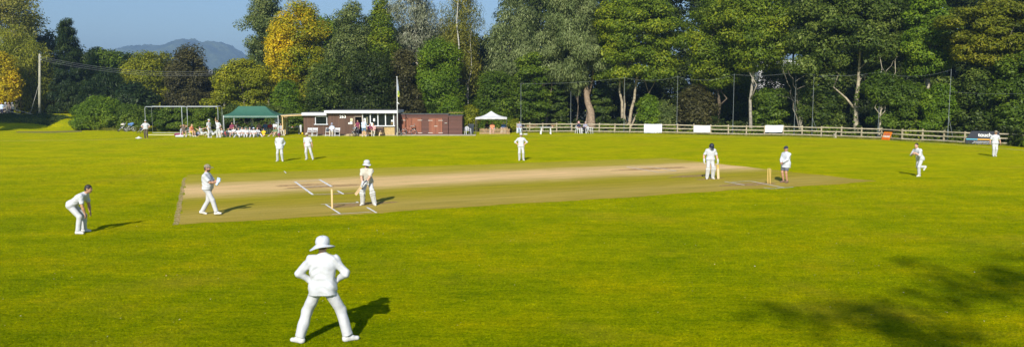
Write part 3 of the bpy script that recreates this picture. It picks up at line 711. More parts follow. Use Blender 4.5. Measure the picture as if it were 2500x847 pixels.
tree('understorey_tree', 'dark tree behind the navy sign board and the fielder', 2395, fd(2395, 5), 150, 335, 66, 'oak', 'column', leaves=12000, ls=.19)
tree('understorey_tree', 'dull green tree at the right-hand end of the rail fence', 2480, fd(2480, 4), 130, 345, 56, 'green', 'column', leaves=10000, ls=.19)
tree('understorey_tree', 'dark tree behind the tree stump by the fence', 2100, fd(2100, 8), 215, 335, 50, 'dark', 'column', leaves=7000)
# ---- bushes along the left
tree('bramble_bush', 'large rounded bush with upright shoots left of the net frame', 240, 93, 238, 318, 66, 'bright', 'dome', Mbark, leaves=15000, ls=.15, cat='bush', limbs=0, trunk_r=.06, depth=3.0)
tree('bramble_bush', 'leafy hedge bush behind the parked pushchairs', 322, 92, 250, 319, 44, 'green', 'dome', Mbark, leaves=9000, ls=.15, cat='bush', limbs=0, trunk_r=.05, depth=2.2)
tree('hedge', 'dense hedge behind the net frame', 450, 88, 262, 326, 108, 'green', 'column', Mbark, leaves=22000, ls=.15, cat='hedge', limbs=0, trunk_r=.05, depth=1.6, hollow=.2, nclump=120, cr=.6)
tree('hedge', 'shaded hedge behind the green marquee', 620, 87, 255, 326, 92, 'oak', 'column', Mbark, leaves=15000, ls=.15, cat='hedge', limbs=0, trunk_r=.05, depth=1.4, hollow=.2, nclump=90, cr=.6)
tree('hedge', 'green hedge behind the white trestle table', 715, 86, 265, 326, 40, 'green', 'column', Mbark, leaves=8000, ls=.15, cat='hedge', limbs=0, trunk_r=.05, depth=1.2, hollow=.2, cr=.5)
tree('elder_bush', 'bush between the sheds and the white gazebo', 1148, 90, 255, 322, 26, 'yellow', 'dome', Mbark, leaves=5000, ls=.14, cat='bush', limbs=0, trunk_r=.05)
tree('elder_bush', 'bush right behind the white gazebo', 1215, 90.5, 262, 322, 48, 'green', 'dome', Mbark, leaves=8000, ls=.14, cat='bush', limbs=0, trunk_r=.05)
tree('elder_bush', 'yellowish bush between the gazebo and the rail fence', 1258, 88, 290, 323, 20, 'yellow', 'dome', Mbark, leaves=3500, ls=.12, cat='bush', limbs=0, trunk_r=.04, depth=1)
# dead tree shading the lower right of the outfield, behind and above the viewpoint
TREESEED[0] += 1; rgx = np.random.default_rng(77)
rt = thing('overhanging_tree', 'tall tree far behind the viewpoint that shades the lower right', 'tree', (4.5, -21.5, 0))
Vv, Qq, C = foliage_arrays(rgx, -.3, .4, 18.6, 26.0, 6.8, 3.6, 'round', 95, .85, 6200, .135, .7, 0, .4, .1)
np_mesh('crown', Vv, Qq, LM['green'], rt)
mb = MB(); mb.tube(wander(rgx, (0, 0, -.1), (-.5, .8, 21), 6, .1), [.45, .4, .34, .26, .18, .12, .06], 8)
for j in range(0, 26, 2): mb.tube(wander(rgx, (-.5, .7, 18.5), C[j], 4, .2), [.05, .04, .03, .02, .01], 5)
mb.build('trunk', Mbark, rt, smooth=True)
# tree outside the frame whose shade covers the bank
tree('shading_tree', 'dark tree just outside the left edge shading the bank', -240, 84, 30, 300, 135, 'dark', 'column', leaves=16000, ls=.28)

# ---- low rough growth: nobody could count it
def scatter_blades(name, label, pts, h0, h1, m, seed, w=.02, lean=.35):
    rg = np.random.default_rng(seed); n = len(pts); a = rg.uniform(0, 6.28, n); h = rg.uniform(h0, h1, n)
    d = np.stack([np.cos(a), np.sin(a), np.zeros(n)], 1); ln = rg.normal(size=(n, 2)) * lean
    tip = pts + np.stack([ln[:, 0] * h, ln[:, 1] * h, h], 1)
    V = np.stack([pts - d * w, pts + d * w, tip], 1).reshape(-1, 3)
    o = np_mesh(name, V, np.arange(3 * n).reshape(-1, 3), m); tag(o, label, kind='stuff'); return o
def along(poly, n, spread, seed):
    rg = np.random.default_rng(seed); P = np.array(poly, float); seg = np.linalg.norm(np.diff(P, axis=0), axis=1); cum = np.concatenate([[0], np.cumsum(seg)])
    t = rg.uniform(0, cum[-1], n); x = np.interp(t, cum, P[:, 0]); y = np.interp(t, cum, P[:, 1])
    y = y + rg.uniform(spread[0], spread[1], n); return np.stack([x, y, ground_z(x, y)], 1)
fl = [(g.x, g.y) for g in FG]
Mgr = leafmat('rough_grass', (.10, .13, .008), (.18, .19, .010), (.30, .26, .03), 1.0, .2)
scatter_blades('rough_grass', 'strip of longer unmown grass along the rail fence', along(fl, 14000, (-.7, .8), 8), .06, .30, Mgr, 9, .022)
scatter_blades('rough_grass', 'longer grass at the foot of the left hedges', along([(-53, 93), (-42, 89.5), (-30, 86.5), (-20, 85)], 9000, (-1.2, .3), 10), .08, .4, Mgr, 11, .025)
def weeds(name, label, pts, h, s, m, seed):
    rg = np.random.default_rng(seed); n = len(pts)
    P = pts + np.stack([rg.normal(size=n) * .1, rg.normal(size=n) * .1, rg.uniform(0, 1, n) ** 1.2 * h * (0.55 + .45 * np.sin(pts[:, 0] * 1.9) * np.sin(pts[:, 0] * .7 + 1))], 1)
    nr = rg.normal(size=(n, 3)) + np.array([0, -.3, .9]); nr /= np.linalg.norm(nr, axis=1)[:, None]
    t1 = np.cross(nr, rg.normal(size=(n, 3))); t1 /= np.linalg.norm(t1, axis=1)[:, None]; t2 = np.cross(nr, t1); ss = (s * rg.uniform(.6, 1.3, n))[:, None]
    V = np.stack([P - t1 * ss, P + t2 * ss * .5, P + t1 * ss, P - t2 * ss * .5], 1).reshape(-1, 3)
    tag(np_mesh(name, V, np.arange(n * 4).reshape(-1, 4), m), label, kind='stuff')
weeds('undergrowth', 'tangled nettles and low green undergrowth behind the rail fence', along(fl, 26000, (.6, 3.2), 12), 1.15, .13, LM['maple'], 13)
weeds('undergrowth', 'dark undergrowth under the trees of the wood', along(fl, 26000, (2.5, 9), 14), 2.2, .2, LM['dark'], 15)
weeds('undergrowth', 'low weeds and brambles at the foot of the left hedge', along([(-50, 92), (-42, 89.5), (-30, 86.5), (-16, 85)], 14000, (-.3, 1.2), 16), .8, .11, LM['autumn'], 17)
weeds('undergrowth', 'dark weeds on the shaded left bank', along([(-70, 99), (-60.5, 98.5), (-58.2, 98)], 12000, (-2.6, 3.0), 18), .30, .10, LM['oak'], 19)

tree('understorey_tree', 'dark green tree hiding most of the white house, right of the straight grey trunk', 1900, 92, 153, 326, 72, 'oak', 'column', leaves=14000, ls=.2)
tree('understorey_tree', 'olive green tree just left of the white house glimpse', 1800, 93, 120, 326, 50, 'maple', 'dome', leaves=9000, ls=.2)
# short turf blades over the nearer outfield, thinning with distance
rg = np.random.default_rng(21); n = 340000; t = rg.uniform(0, 1, n) ** 1.9; yy = 10.5 + 40 * t; xx = rg.uniform(-1, 1, n) * (.72 * yy + .5)
kp = ~((((xx - SA.x) * SU.x + (yy - SA.y) * SU.y) > -.1) & (((xx - SA.x) * SVv.x + (yy - SA.y) * SVv.y) > -.05))
xx = xx[kp]; yy = yy[kp]; n = len(xx); a = rg.uniform(0, 6.28, n); hh = rg.uniform(.012, .036, n); w = rg.uniform(.004, .010, n) * (1 + .8 * (yy - 10) / 20); P = np.stack([xx, yy, np.zeros(n)], 1)
d = np.stack([np.cos(a), np.sin(a), np.zeros(n)], 1) * w[:, None]; ln = rg.normal(size=(n, 2)) * .9
tip = P + np.stack([ln[:, 0] * hh, ln[:, 1] * hh, hh], 1)
Mbl = leafmat('turf_blades', (.085, .125, .0008), (.175, .215, .0010), (.36, .34, .004), .35, .30)
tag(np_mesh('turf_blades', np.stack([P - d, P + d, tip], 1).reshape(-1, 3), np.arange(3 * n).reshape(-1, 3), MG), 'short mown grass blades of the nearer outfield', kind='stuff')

rg = np.random.default_rng(31); n = 260; yy = 11 + 20 * rg.uniform(0, 1, n) ** 1.4; xx = rg.uniform(-1, 1, n) * .7 * yy; a = rg.uniform(0, 6.28, n); w = rg.uniform(.010, .022, n); P = np.stack([xx, yy, np.full(n, .022)], 1)
d = np.stack([np.cos(a), np.sin(a), rg.normal(size=n) * .2], 1) * w[:, None]; e_ = np.stack([-np.sin(a), np.cos(a), rg.normal(size=n) * .3], 1) * w[:, None] * .6
tag(np_mesh('fallen_leaves', np.stack([P - d, P - e_, P + d, P + e_], 1).reshape(-1, 3), np.arange(4 * n).reshape(-1, 4), leafmat('dry_leaf', (.42, .30, .10), (.60, .52, .28), (.75, .74, .62), 1, .1)), 'tiny dry leaves and pale specks scattered on the turf', kind='stuff')
# ------------------------------------------------------------------ people: one implicit surface per body, clothes as shells over it
def A3(v): return np.array(v, dtype=np.float64)
def nrmz(v):
    v = A3(v); return v / (np.linalg.norm(v) + 1e-12)
def seg(a, b, ra, rb, k=.03, flat=False, sub=False, sq=None): return ('s', A3(a), A3(b), ra, rb, k, flat, sub)
def ell(c, r, M=None, k=.02, sub=False): return ('e', A3(c), A3(r), np.eye(3) if M is None else A3(M), k, sub)
def sdf_mesh(prims, h, post=None):
    lo = np.full(3, 1e9); hi = -lo
    for p in prims:
        if p[-1]: continue
        if p[0] == 's':
            r = max(p[3], p[4]) + .03; lo = np.minimum(lo, np.minimum(p[1], p[2]) - r); hi = np.maximum(hi, np.maximum(p[1], p[2]) + r)
        else:
            r = max(p[2]) + .03; lo = np.minimum(lo, p[1] - r); hi = np.maximum(hi, p[1] + r)
    n = np.ceil((hi - lo) / h).astype(int) + 2
    val = np.full(n, 1.0, dtype=np.float32)
    for p in prims:
        if p[0] == 's':
            _, a, b, ra, rb, k, flat, sub = p; r = max(ra, rb) + k + 2 * h; l = np.minimum(a, b) - r; u = np.maximum(a, b) + r
        else:
            _, c, rad, M, k, sub = p; r = max(rad) + k + 2 * h; l = c - r; u = c + r
        i0 = np.clip(np.floor((l - lo) / h).astype(int), 0, n); i1 = np.clip(np.ceil((u - lo) / h).astype(int) + 1, 0, n)
        if np.any(i1 <= i0): continue
        X = (lo[0] + np.arange(i0[0], i1[0]) * h)[:, None, None].astype(np.float32); Y = (lo[1] + np.arange(i0[1], i1[1]) * h)[None, :, None].astype(np.float32); Z = (lo[2] + np.arange(i0[2], i1[2]) * h)[None, None, :].astype(np.float32)
        if p[0] == 's':
            d = b - a; L2 = max(float(d @ d), 1e-9); L_ = math.sqrt(L2)
            t0 = ((X - a[0]) * d[0] + (Y - a[1]) * d[1] + (Z - a[2]) * d[2]) / L2; t = np.clip(t0, 0, 1)
            dd = np.sqrt((X - a[0] - t * d[0]) ** 2 + (Y - a[1] - t * d[1]) ** 2 + (Z - a[2] - t * d[2]) ** 2) - (ra + (rb - ra) * t)
            if flat: dd = np.maximum(dd, (t0 - 1) * L_)
        else:
            qx = ((X - c[0]) * M[0][0] + (Y - c[1]) * M[0][1] + (Z - c[2]) * M[0][2]) / rad[0]
            qy = ((X - c[0]) * M[1][0] + (Y - c[1]) * M[1][1] + (Z - c[2]) * M[1][2]) / rad[1]
            qz = ((X - c[0]) * M[2][0] + (Y - c[1]) * M[2][1] + (Z - c[2]) * M[2][2]) / rad[2]
            q = np.sqrt(qx * qx + qy * qy + qz * qz); dd = (q - 1) * min(rad)  * (1 if max(rad) < 2.5 * min(rad) else 1.0)
        sl = val[i0[0]:i1[0], i0[1]:i1[1], i0[2]:i1[2]]
        if sub:
            dd = -dd; hh = np.maximum(k - np.abs(sl - dd), 0) / max(k, 1e-6); sl[...] = np.maximum(sl, dd) + hh * hh * k / 4
        else:
            hh = np.maximum(k - np.abs(sl - dd), 0) / max(k, 1e-6); sl[...] = np.minimum(sl, dd) - hh * hh * k / 4
    if post is not None:
        X = (lo[0] + np.arange(n[0]) * h)[:, None, None]; Y = (lo[1] + np.arange(n[1]) * h)[None, :, None]; Z = (lo[2] + np.arange(n[2]) * h)[None, None, :]
        val = post(val, X, Y, Z)
    val[0] = val[-1] = 1; val[:, 0] = val[:, -1] = 1; val[:, :, 0] = val[:, :, -1] = 1
    s = val < 0
    c8 = [s[i:n[0] - 1 + i, j:n[1] - 1 + j, k:n[2] - 1 + k] for i in (0, 1) for j in (0, 1) for k in (0, 1)]
    cnt = sum(c.astype(np.int8) for c in c8); act = (cnt > 0) & (cnt < 8); I = np.argwhere(act)
    idx = np.full(act.shape, -1, dtype=np.int64); idx[act] = np.arange(len(I))
    acc = np.zeros((len(I), 3)); num = np.zeros(len(I)); corners = [(i, j, k) for i in (0, 1) for j in (0, 1) for k in (0, 1)]
    for a in corners:
        for ax in range(3):
            if a[ax]: continue
            b = list(a); b[ax] = 1
            va = val[I[:, 0] + a[0], I[:, 1] + a[1], I[:, 2] + a[2]]; vb = val[I[:, 0] + b[0], I[:, 1] + b[1], I[:, 2] + b[2]]
            m = (va < 0) != (vb < 0); t = np.where(m, va / np.where(m, va - vb, 1), 0)
            pt = np.tile(np.array(a, float), (len(I), 1)); pt[:, ax] += t
            acc[m] += pt[m]; num[m] += 1
    V = lo + (I + acc / num[:, None]) * h
    F_ = []
    for ax in range(3):
        b1, b2 = [(1, 2), (2, 0), (0, 1)][ax]
        A = s[tuple(slice(0, -1) if q == ax else slice(1, -1) for q in range(3))]; B = s[tuple(slice(1, None) if q == ax else slice(1, -1) for q in range(3))]
        E = np.argwhere(A != B)
        if len(E) == 0: continue
        sgn = A[tuple(E.T)]; P = E.copy(); P[:, b1] += 1; P[:, b2] += 1
        def cell(o1, o2):
            q = P.copy(); q[:, b1] += o1; q[:, b2] += o2; return idx[q[:, 0], q[:, 1], q[:, 2]]
        f = np.stack([cell(-1, -1), cell(0, -1), cell(0, 0), cell(-1, 0)], 1)
        f[~sgn] = f[~sgn][:, ::-1]; F_.append(f)
    Fq = np.concatenate(F_); Fq = Fq[(Fq >= 0).all(1)]
    return V, Fq
SKIN = dict(pale=mat('skin_pale', (.62, .36, .25), .55, .12, 12), tan=mat('skin_tan', (.50, .27, .17), .55, .15, 12), dark=mat('skin_brown', (.30, .16, .10), .55, .15, 12), grey=mat('skin_ruddy', (.58, .30, .21), .55, .15, 12))
Meye = mat('eye_dark', (.03, .02, .02), .3); Mlip = mat('lip', (.42, .17, .13), .5)
def cloth(name, c, rough=.85, noise=.07, bump=.6, sc_=3.0): return mat(name, c, rough, noise, sc_, bump, 10)
CW = cloth('cricket_whites', (.54, .55, .57)); CC = cloth('cream_cloth', (.53, .49, .41)); CT = cloth('trouser_white', (.53, .535, .545))
CPad = cloth('pad_white', (.57, .57, .56), .6)
COL = dict(white=CW, cream=CC, trouser=CT, coat=cloth('coat_white', (.55, .57, .61)), brown=cloth('brown_cloth', (.10, .075, .045)), grey=cloth('grey_cloth', (.12, .13, .16)), lblue=cloth('pale_blue_cloth', (.55, .66, .82)),
           blue=cloth('blue_cloth', (.09, .19, .42)), jeans=cloth('jeans_cloth', (.16, .26, .46)), maroon=cloth('maroon_cloth', (.20, .03, .07)), red=cloth('red_cloth', (.60, .07, .05)), yellow=cloth('yellow_cloth', (.80, .55, .01)),
           green=cloth('green_cloth', (.13, .20, .09)), dark=cloth('dark_cloth', (.025, .025, .04)), pink=cloth('pink_cloth', (.62, .34, .32)), orange=cloth('orange_cloth', (.75, .25, .12)), check=cloth('check_cloth', (.36, .36, .46), .85, .5, .2, 30),
           tanbrown=cloth('taupe_cloth', (.16, .12, .10)), stone=cloth('stone_cloth', (.52, .46, .36)), navy=cloth('navy_cloth', (.02, .025, .06)), camo=cloth('camouflage_cloth', (.36, .30, .20), .85, .65, .2, 28))
HAIR = dict(black=mat('hair_black', (.02, .015, .012), .6, .3, 30), brown=mat('hair_brown', (.08, .045, .025), .6, .3, 30), blonde=mat('hair_blonde', (.42, .28, .12), .6, .3, 30), grey=mat('hair_grey', (.40, .39, .38), .7, .3, 30))
Mshoe = mat('shoe_white', (.62, .61, .58), .5, .1, 10); Mshoeb = mat('shoe_brown', (.20, .12, .08), .6, .3, 10); Mshoed = mat('shoe_dark', (.04, .04, .045), .5)
Mhelm = mat('helmet_navy', (.012, .015, .03), .3); Msole = mat('sole', (.30, .28, .25), .8)
def ik(a, b, l1, l2, pole):
    a = A3(a); b = A3(b); d = b - a; L_ = np.linalg.norm(d); Lm = l1 + l2 - .004
    if L_ > Lm: b = a + d / L_ * Lm; d = b - a; L_ = Lm
    L_ = max(L_, abs(l1 - l2) + .01); x = (l1 * l1 - l2 * l2 + L_ * L_) / (2 * L_); hgt = math.sqrt(max(l1 * l1 - x * x, 0)); u = d / (np.linalg.norm(d) + 1e-9)
    p = A3(pole) - u * (A3(pole) @ u); p = nrmz(p); return a + u * x + p * hgt, b
def rotm(ax, deg):
    return np.array(Matrix.Rotation(R(deg), 3, Vector(ax)))
def person(label, px, py, face, hgt=1.78, skin='pale', group=None, base=None, vox=.02, pelvis=(0, 0, .945), lean=(0, 0), twist=0, head=(0, 0), hl=None, hr=None, fl=None, fr=None, el=None, er=None, kl=None, kr=None,
           footyaw=(8, -8), shirt='white', sleeve='short', hem=.06, tuck=False, bottom='trouser', legs='long', shoes='white', hat=None, hatcol='white', hair='brown', beard=False, fat=0.0, pads=False, gloves=False, loose=.022, curl=40,
           handdir=(None, None), skirt=0.0, flare=.0, fold=1.0, bare=False, shoeup=(0, 0), palm=(None, None), long_hair=False):
    """local axes: +Y forward, +X the person's right, metres at 1.8 m stature; hl/hr wrists, fl/fr ankles, el/er elbow directions"""
    loc = base if base is not None else G(px, py)
    S = hgt / 1.8
    root = thing('person', label, 'person', loc, face, group, S)
    P = A3(pelvis); lf, ls = lean
    u = nrmz([math.sin(R(ls)), math.sin(R(lf)) * math.cos(R(ls)), math.cos(R(lf)) * math.cos(R(ls))])
    rt = rotm((0, 0, 1), -twist) @ A3([1, 0, 0]); rt = nrmz(rt - u * (rt @ u)); fw = np.cross(u, rt)
    hipr = A3([1, 0, 0]); N = P + u * .535; CH = P + u * .38
    shw = .185 + fat * .2
    SHl, SHr = P + u * .455 - rt * shw, P + u * .455 + rt * shw
    nd = nrmz(u * .55 + A3([0, 0, 1]) * .45 + fw * .12); yaw, pit = head
    hy = rotm((0, 0, 1), yaw) @ nrmz(A3([0, 1, 0]) * .6 + A3([fw[0], fw[1], 0]) * .4); hy = nrmz([hy[0], hy[1], 0]); hx = np.cross(hy, [0, 0, 1]); hy = nrmz(hy * math.cos(R(pit)) - A3([0, 0, 1]) * math.sin(R(pit))); hz = np.cross(hx, hy)
    HC = N + nd * .085 + hz * .085 + hy * .025
    def H(x, y, z): return HC + hx * x + hy * y + hz * z
    HM = np.array([hx, hy, hz])
    hipL, hipR = P - hipr * .09 - A3([0, 0, .02]), P + hipr * .09 - A3([0, 0, .02])
    fl = A3(fl if fl is not None else (-.11, 0, .085)); fr = A3(fr if fr is not None else (.11, 0, .085))
    hl = A3(hl if hl is not None else SHl + A3([-.09, .04, -.52])); hr = A3(hr if hr is not None else SHr + A3([.09, .04, -.52]))
    el = el if el is not None else (-.5, -1, -.1); er = er if er is not None else (.5, -1, -.1)
    kl = kl if kl is not None else (-.12, 1, .1); kr = kr if kr is not None else (.12, 1, .1)
    EL, hl = ik(SHl, hl, .29, .255, el); ER, hr = ik(SHr, hr, .29, .255, er)
    KL, fl = ik(hipL, fl, .435, .43, kl); KR, fr = ik(hipR, fr, .435, .43, kr)
    # ---------------- body
    B = []
    st = [(0.0, .080, .108 + fat * .5), (.12, .062, .102 + fat), (.24, .060, .100 + fat * 1.1), (.35, .082, .106 + fat * .5), (.42, .100, .080 + fat * .2)]
    for (t, w, r) in st:
        c = P + u * t + fw * (fat * .55 if t in (.12, .24) else 0)
        rr = rt if t > .1 else nrmz(rt + hipr); B.append(seg(c - rr * w, c + rr * w, r, r, .045))
    B.append(seg(N - u * .045, SHl, .052, .052, .04)); B.append(seg(N - u * .045, SHr, .052, .052, .04)); B.append(seg(N - u * .03, N + nd * .09, .062, .056, .04))
    B.append(ell(HC + hz * .015 - hy * .01, (.078, .098, .108), HM, .02)); B.append(ell(H(0, .03, -.055), (.055, .066, .062), HM, .03))
    for sx in (-1, 1):
        B.append(ell(H(sx * .08, -.012, -.005), (.012, .022, .032), HM, .008)); B.append(ell(H(sx * .033, .094, .022), (.017, .014, .011), HM, .008, True))
        B.append(ell(H(sx * .033, .080, .022), (.014, .012, .011), HM, .004)); B.append(ell(H(sx * .035, .072, -.022), (.022, .02, .02), HM, .012))
    B.append(seg(H(0, .088, .025), H(0, .106, -.015), .009, .014, .012)); B.append(ell(H(0, .088, -.052), (.024, .012, .006), HM, .006)); B.append(ell(H(0, .086, -.064), (.020, .011, .006), HM, .006)); B.append(ell(H(0, .075, -.095), (.022, .018, .016), HM, .015))
    B.append(seg(H(-.05, .085, .042), H(.05, .085, .042), .008, .008, .01))
    for (s_, e_, w_, sd) in ((SHl, EL, hl, -1), (SHr, ER, hr, 1)):
        B.append(seg(s_, e_, .052, .041, .04)); B.append(seg(e_, e_ * .6 + w_ * .4, .041, .043, .02)); B.append(seg(e_ * .6 + w_ * .4, w_, .043, .028, .02))
        i = 0 if sd < 0 else 1
        hd = nrmz(handdir[i]) if handdir[i] is not None else nrmz(w_ - e_)
        pn = A3(palm[i]) if palm[i] is not None else A3([-sd, .25, 0]); pn = nrmz(pn - hd * (pn @ hd)); lat = np.cross(hd, pn) * 1.0
        if lat @ A3([0, 1, 0]) < 0: lat = -lat
        B.append(ell(w_ + hd * .048, (.042, .018, .055), np.array([lat, pn, hd]), .012))
        cu = R(curl)
        for q, (o_, L_) in enumerate(((.030, .068), (.010, .078), (-.010, .074), (-.030, .058))):
            b0 = w_ + hd * .085 + lat * o_; a1 = hd * math.cos(cu * .4) + pn * math.sin(cu * .4); a2 = hd * math.cos(cu * 1.1) + pn * math.sin(cu * 1.1); a3 = hd * math.cos(cu * 1.8) + pn * math.sin(cu * 1.8)
            p1 = b0 + a1 * L_ * .45; p2 = p1 + a2 * L_ * .32; p3 = p2 + a3 * L_ * .23
            B.append(seg(b0, p1, .0098, .0092, .004)); B.append(seg(p1, p2, .0092, .0088, .003)); B.append(seg(p2, p3, .0088, .0075, .003))
        t0 = w_ + hd * .02 + lat * .028; t1 = t0 + nrmz(hd * .7 + lat * .7 + pn * .2) * .042; t2 = t1 + nrmz(hd * .95 + lat * .25 + pn * .25) * .034
        B.append(seg(t0, t1, .014, .011, .008)); B.append(seg(t1, t2, .011, .008, .003))
    for (h_, k_, f_, sd) in ((hipL, KL, fl, 0), (hipR, KR, fr, 1)):
        B.append(seg(h_, k_, .088, .056, .05)); m_ = k_ * .68 + f_ * .32; B.append(seg(k_, m_, .055, .056, .03)); B.append(seg(m_, f_, .055, .036, .02))
        fa = footyaw[sd]; fd_ = rotm((0, 0, 1), fa) @ A3([0, 1, 0]); up_ = shoeup[sd]; fd_ = nrmz([fd_[0] * math.cos(R(up_)), fd_[1] * math.cos(R(up_)), math.sin(R(up_))])
        dn = nrmz(A3([0, 0, -1]) - fd_ * (A3([0, 0, -1]) @ fd_))
        B.append(seg(f_ + dn * .02 - fd_ * .035, f_ + dn * .055 + fd_ * .13, .036, .026, .02))
    V, Q = sdf_mesh(B, vox)
    bo = np_mesh('body', V, Q, [SKIN[skin], Meye, Mlip, HAIR[hair if hair else 'brown']], root, True)
    cen = V[Q].mean(1) - HC; lx, ly, lz = cen @ hx, cen @ hy, cen @ hz
    mi = np.zeros(len(Q), dtype=np.int32)
    mi[((np.abs(np.abs(lx) - .033) < .012) & (np.abs(lz - .022) < .009) & (ly > .06))] = 1
    mi[(np.abs(lx) < .024) & (np.abs(lz + .058) < .011) & (ly > .07)] = 2
    mi[(np.abs(np.abs(lx) - .035) < .018) & (np.abs(lz - .046) < .006) & (ly > .07)] = 3
    if beard: mi[(lz < -.045) & (ly > .0) & (lz > -.14) & (np.abs(lx) < .09) & ~((np.abs(lx) < .02) & (np.abs(lz + .058) < .008))] = 3
    bo.data.polygons.foreach_set('material_index', mi)
    # ---------------- clothes
    rs = np.random.default_rng(int(abs(px * 7 + py * 13)) + 1); ph = rs.uniform(0, 6.28, 6)
    def folds(a, vert=False):
        def f(val, X, Y, Z):
            w = np.sin(23 * X + 9 * Z + ph[0]) * np.sin(17 * Z - 8 * X + 6 * Y + ph[1]) + .7 * np.sin(38 * Z + 14 * X + 16 * Y + ph[2]) * np.sin(12 * X + 11 * Y + ph[3]) + .5 * np.sin(30 * X + 30 * Y + ph[4] + 2 * np.sin(9 * Z))
            if vert: w = .55 * w * np.clip(np.sin(4.5 * Z + ph[0]), 0, 1) + .8 * np.sin(34 * X + 20 * Y + 3 * Z + 1.5 * np.sin(5 * Z + ph[3])) * np.sin(2.6 * Z + ph[4])
            w = w + (0 if vert else 1.0) * np.sin(55 * Z + 9 * np.sin(7 * X + ph[5]) + 20 * Y) * np.sin(5 * Z + 6 * X + ph[2]) ** 2
            return (val + a * w).astype(np.float32)
        return f
    if not bare:
        sp = []; lo_ = loose
        for (t, w, r) in st:
            c = P + u * t + fw * (fat * .55 if t in (.12, .24) else 0); r_ = r + lo_ * .8 + (.016 if t < .1 else 0); sp.append(seg(c - rt * w, c + rt * w, r_, r_, .05))
        sp.append(seg(N - u * .045, SHl, .056 + lo_ * .4, .066 + lo_ * .2, .05)); sp.append(seg(N - u * .045, SHr, .056 + lo_ * .4, .066 + lo_ * .2, .05)); sp.append(seg(N - u * .05, N + nd * .035, .082, .068, .03, True))
        if hem > .05 and not skirt: sp.append(seg(P - rt * .08, P - u * (hem + .04) - rt * .095, .122 + fat * .5, .130 + fat * .5, .04)); sp.append(seg(P + rt * .08, P - u * (hem + .04) + rt * .095, .122 + fat * .5, .130 + fat * .5, .04))
        if skirt: sp.append(seg(P + u * .05, P - A3([0, 0, skirt]), .14, .185 + skirt * .1, .06, True)); sp.append(seg(P + u * .05 - rt * .07, P - A3([0, 0, skirt]) - rt * .09, .13, .14, .06, True)); sp.append(seg(P + u * .05 + rt * .07, P - A3([0, 0, skirt]) + rt * .09, .13, .14, .06, True))
        for (s_, e_, w_) in ((SHl, EL, hl), (SHr, ER, hr)):
            if sleeve == 'long': sp.append(seg(s_, e_, .070, .056 + lo_ * .3, .04)); sp.append(seg(e_, w_ * .96 + e_ * .04, .056 + lo_ * .3, .042, .03, True))
            elif sleeve == 'rolled': sp.append(seg(s_, e_, .064, .058, .04)); sp.append(seg(e_, e_ * .72 + w_ * .28, .060, .054, .02, True))
            elif sleeve == 'none': pass
            else: sp.append(seg(s_, s_ * .18 + e_ * .82, .062, .070, .04, True))
        def post(val, X, Y, Z, hem=hem):
            val = folds(.0046 * fold)(val, X, Y, Z)
            bot = P - u * hem if not skirt else P - A3([0, 0, skirt]); nn = u if not skirt else A3([0, 0, 1])
            pl = -((X - bot[0]) * nn[0] + (Y - bot[1]) * nn[1] + (Z - bot[2]) * nn[2])
            r2 = (X - P[0]) ** 2 + (Y - P[1]) ** 2 + (Z - P[2]) ** 2
            pl = np.where(r2 < .36, pl, -1)
            # sleeves may hang lower than the hem: cut only close to the trunk
            dx = (X - bot[0]) - nn[0] * 0; lat_ = np.abs((X - P[0]) * rt[0] + (Y - P[1]) * rt[1] + (Z - P[2]) * rt[2])
            pl = np.where(lat_ < (.30 if hem > .11 else .21) + fat, pl, -1)
            return np.maximum(val, pl).astype(np.float32)
        V, Q = sdf_mesh(sp, max(vox, .012), post); np_mesh('shirt', V, Q, COL[shirt], root, True)
    tp = []
    up2 = .02
    tp.append(seg(P - hipr * .078, P + hipr * .078, .116 + fat * .5, .116 + fat * .5, .04)); tp.append(seg(P + u * .09 - rt * .07, P + u * .09 + rt * .07, .106 + fat * .7, .106 + fat * .7, .04))
    for (h_, k_, f_) in ((hipL, KL, fl), (hipR, KR, fr)):
        if legs == 'short': tp.append(seg(h_, h_ * .22 + k_ * .78, .106, .098, .05, True))
        elif legs == 'none': pass
        else: tp.append(seg(h_, k_, .100, .078 + flare * .4, .04)); tp.append(seg(k_, f_ * .985 + k_ * .015 - nrmz(f_ - k_) * .0, .080 + flare * .4, .068 + flare, .03, True))
    if legs != 'none' or True:
        def postt(val, X, Y, Z):
            val = folds(.0050 * fold, True)(val, X, Y, Z); top = P + u * .14
            pl = (X - top[0]) * u[0] + (Y - top[1]) * u[1] + (Z - top[2]) * u[2]; return np.maximum(val, pl).astype(np.float32)
        V, Q = sdf_mesh(tp, max(vox, .012), postt); np_mesh('trousers' if legs == 'long' else 'shorts', V, Q, COL[bottom], root, True)
    for sd, f_, k_ in ((0, fl, KL), (1, fr, KR)):
        if shoes is None: break
        fd_ = rotm((0, 0, 1), footyaw[sd]) @ A3([0, 1, 0]); up_ = shoeup[sd]; fd_ = nrmz([fd_[0] * math.cos(R(up_)), fd_[1] * math.cos(R(up_)), math.sin(R(up_))]); dn = nrmz(A3([0, 0, -1]) - fd_ * (A3([0, 0, -1]) @ fd_))
        q0 = f_ + dn * .045 - fd_ * .045; q1 = f_ + dn * .055 + fd_ * .15; q2 = f_ + dn * .04 + fd_ * .06
        spz = [seg(q0, q1, .046, .040, .03), seg(q0 - dn * .02, q2 - dn * .015, .046, .042, .03), seg(f_ + dn * .05 - fd_ * .03, f_ - dn * .005 - fd_ * .01, .045, .047, .03, True)]
        def ps(val, X, Y, Z): 
            pl = (X - f_[0]) * dn[0] + (Y - f_[1]) * dn[1] + (Z - f_[2]) * dn[2] - .082; return np.maximum(val, pl).astype(np.float32)
        V, Q = sdf_mesh(spz, max(min(vox, .015), .012), ps); np_mesh('shoe', V, Q, {'white': Mshoe, 'brown': Mshoeb, 'dark': Mshoed}[shoes], root, True)
    # ---------------- head wear
    hv = min(vox, .012)
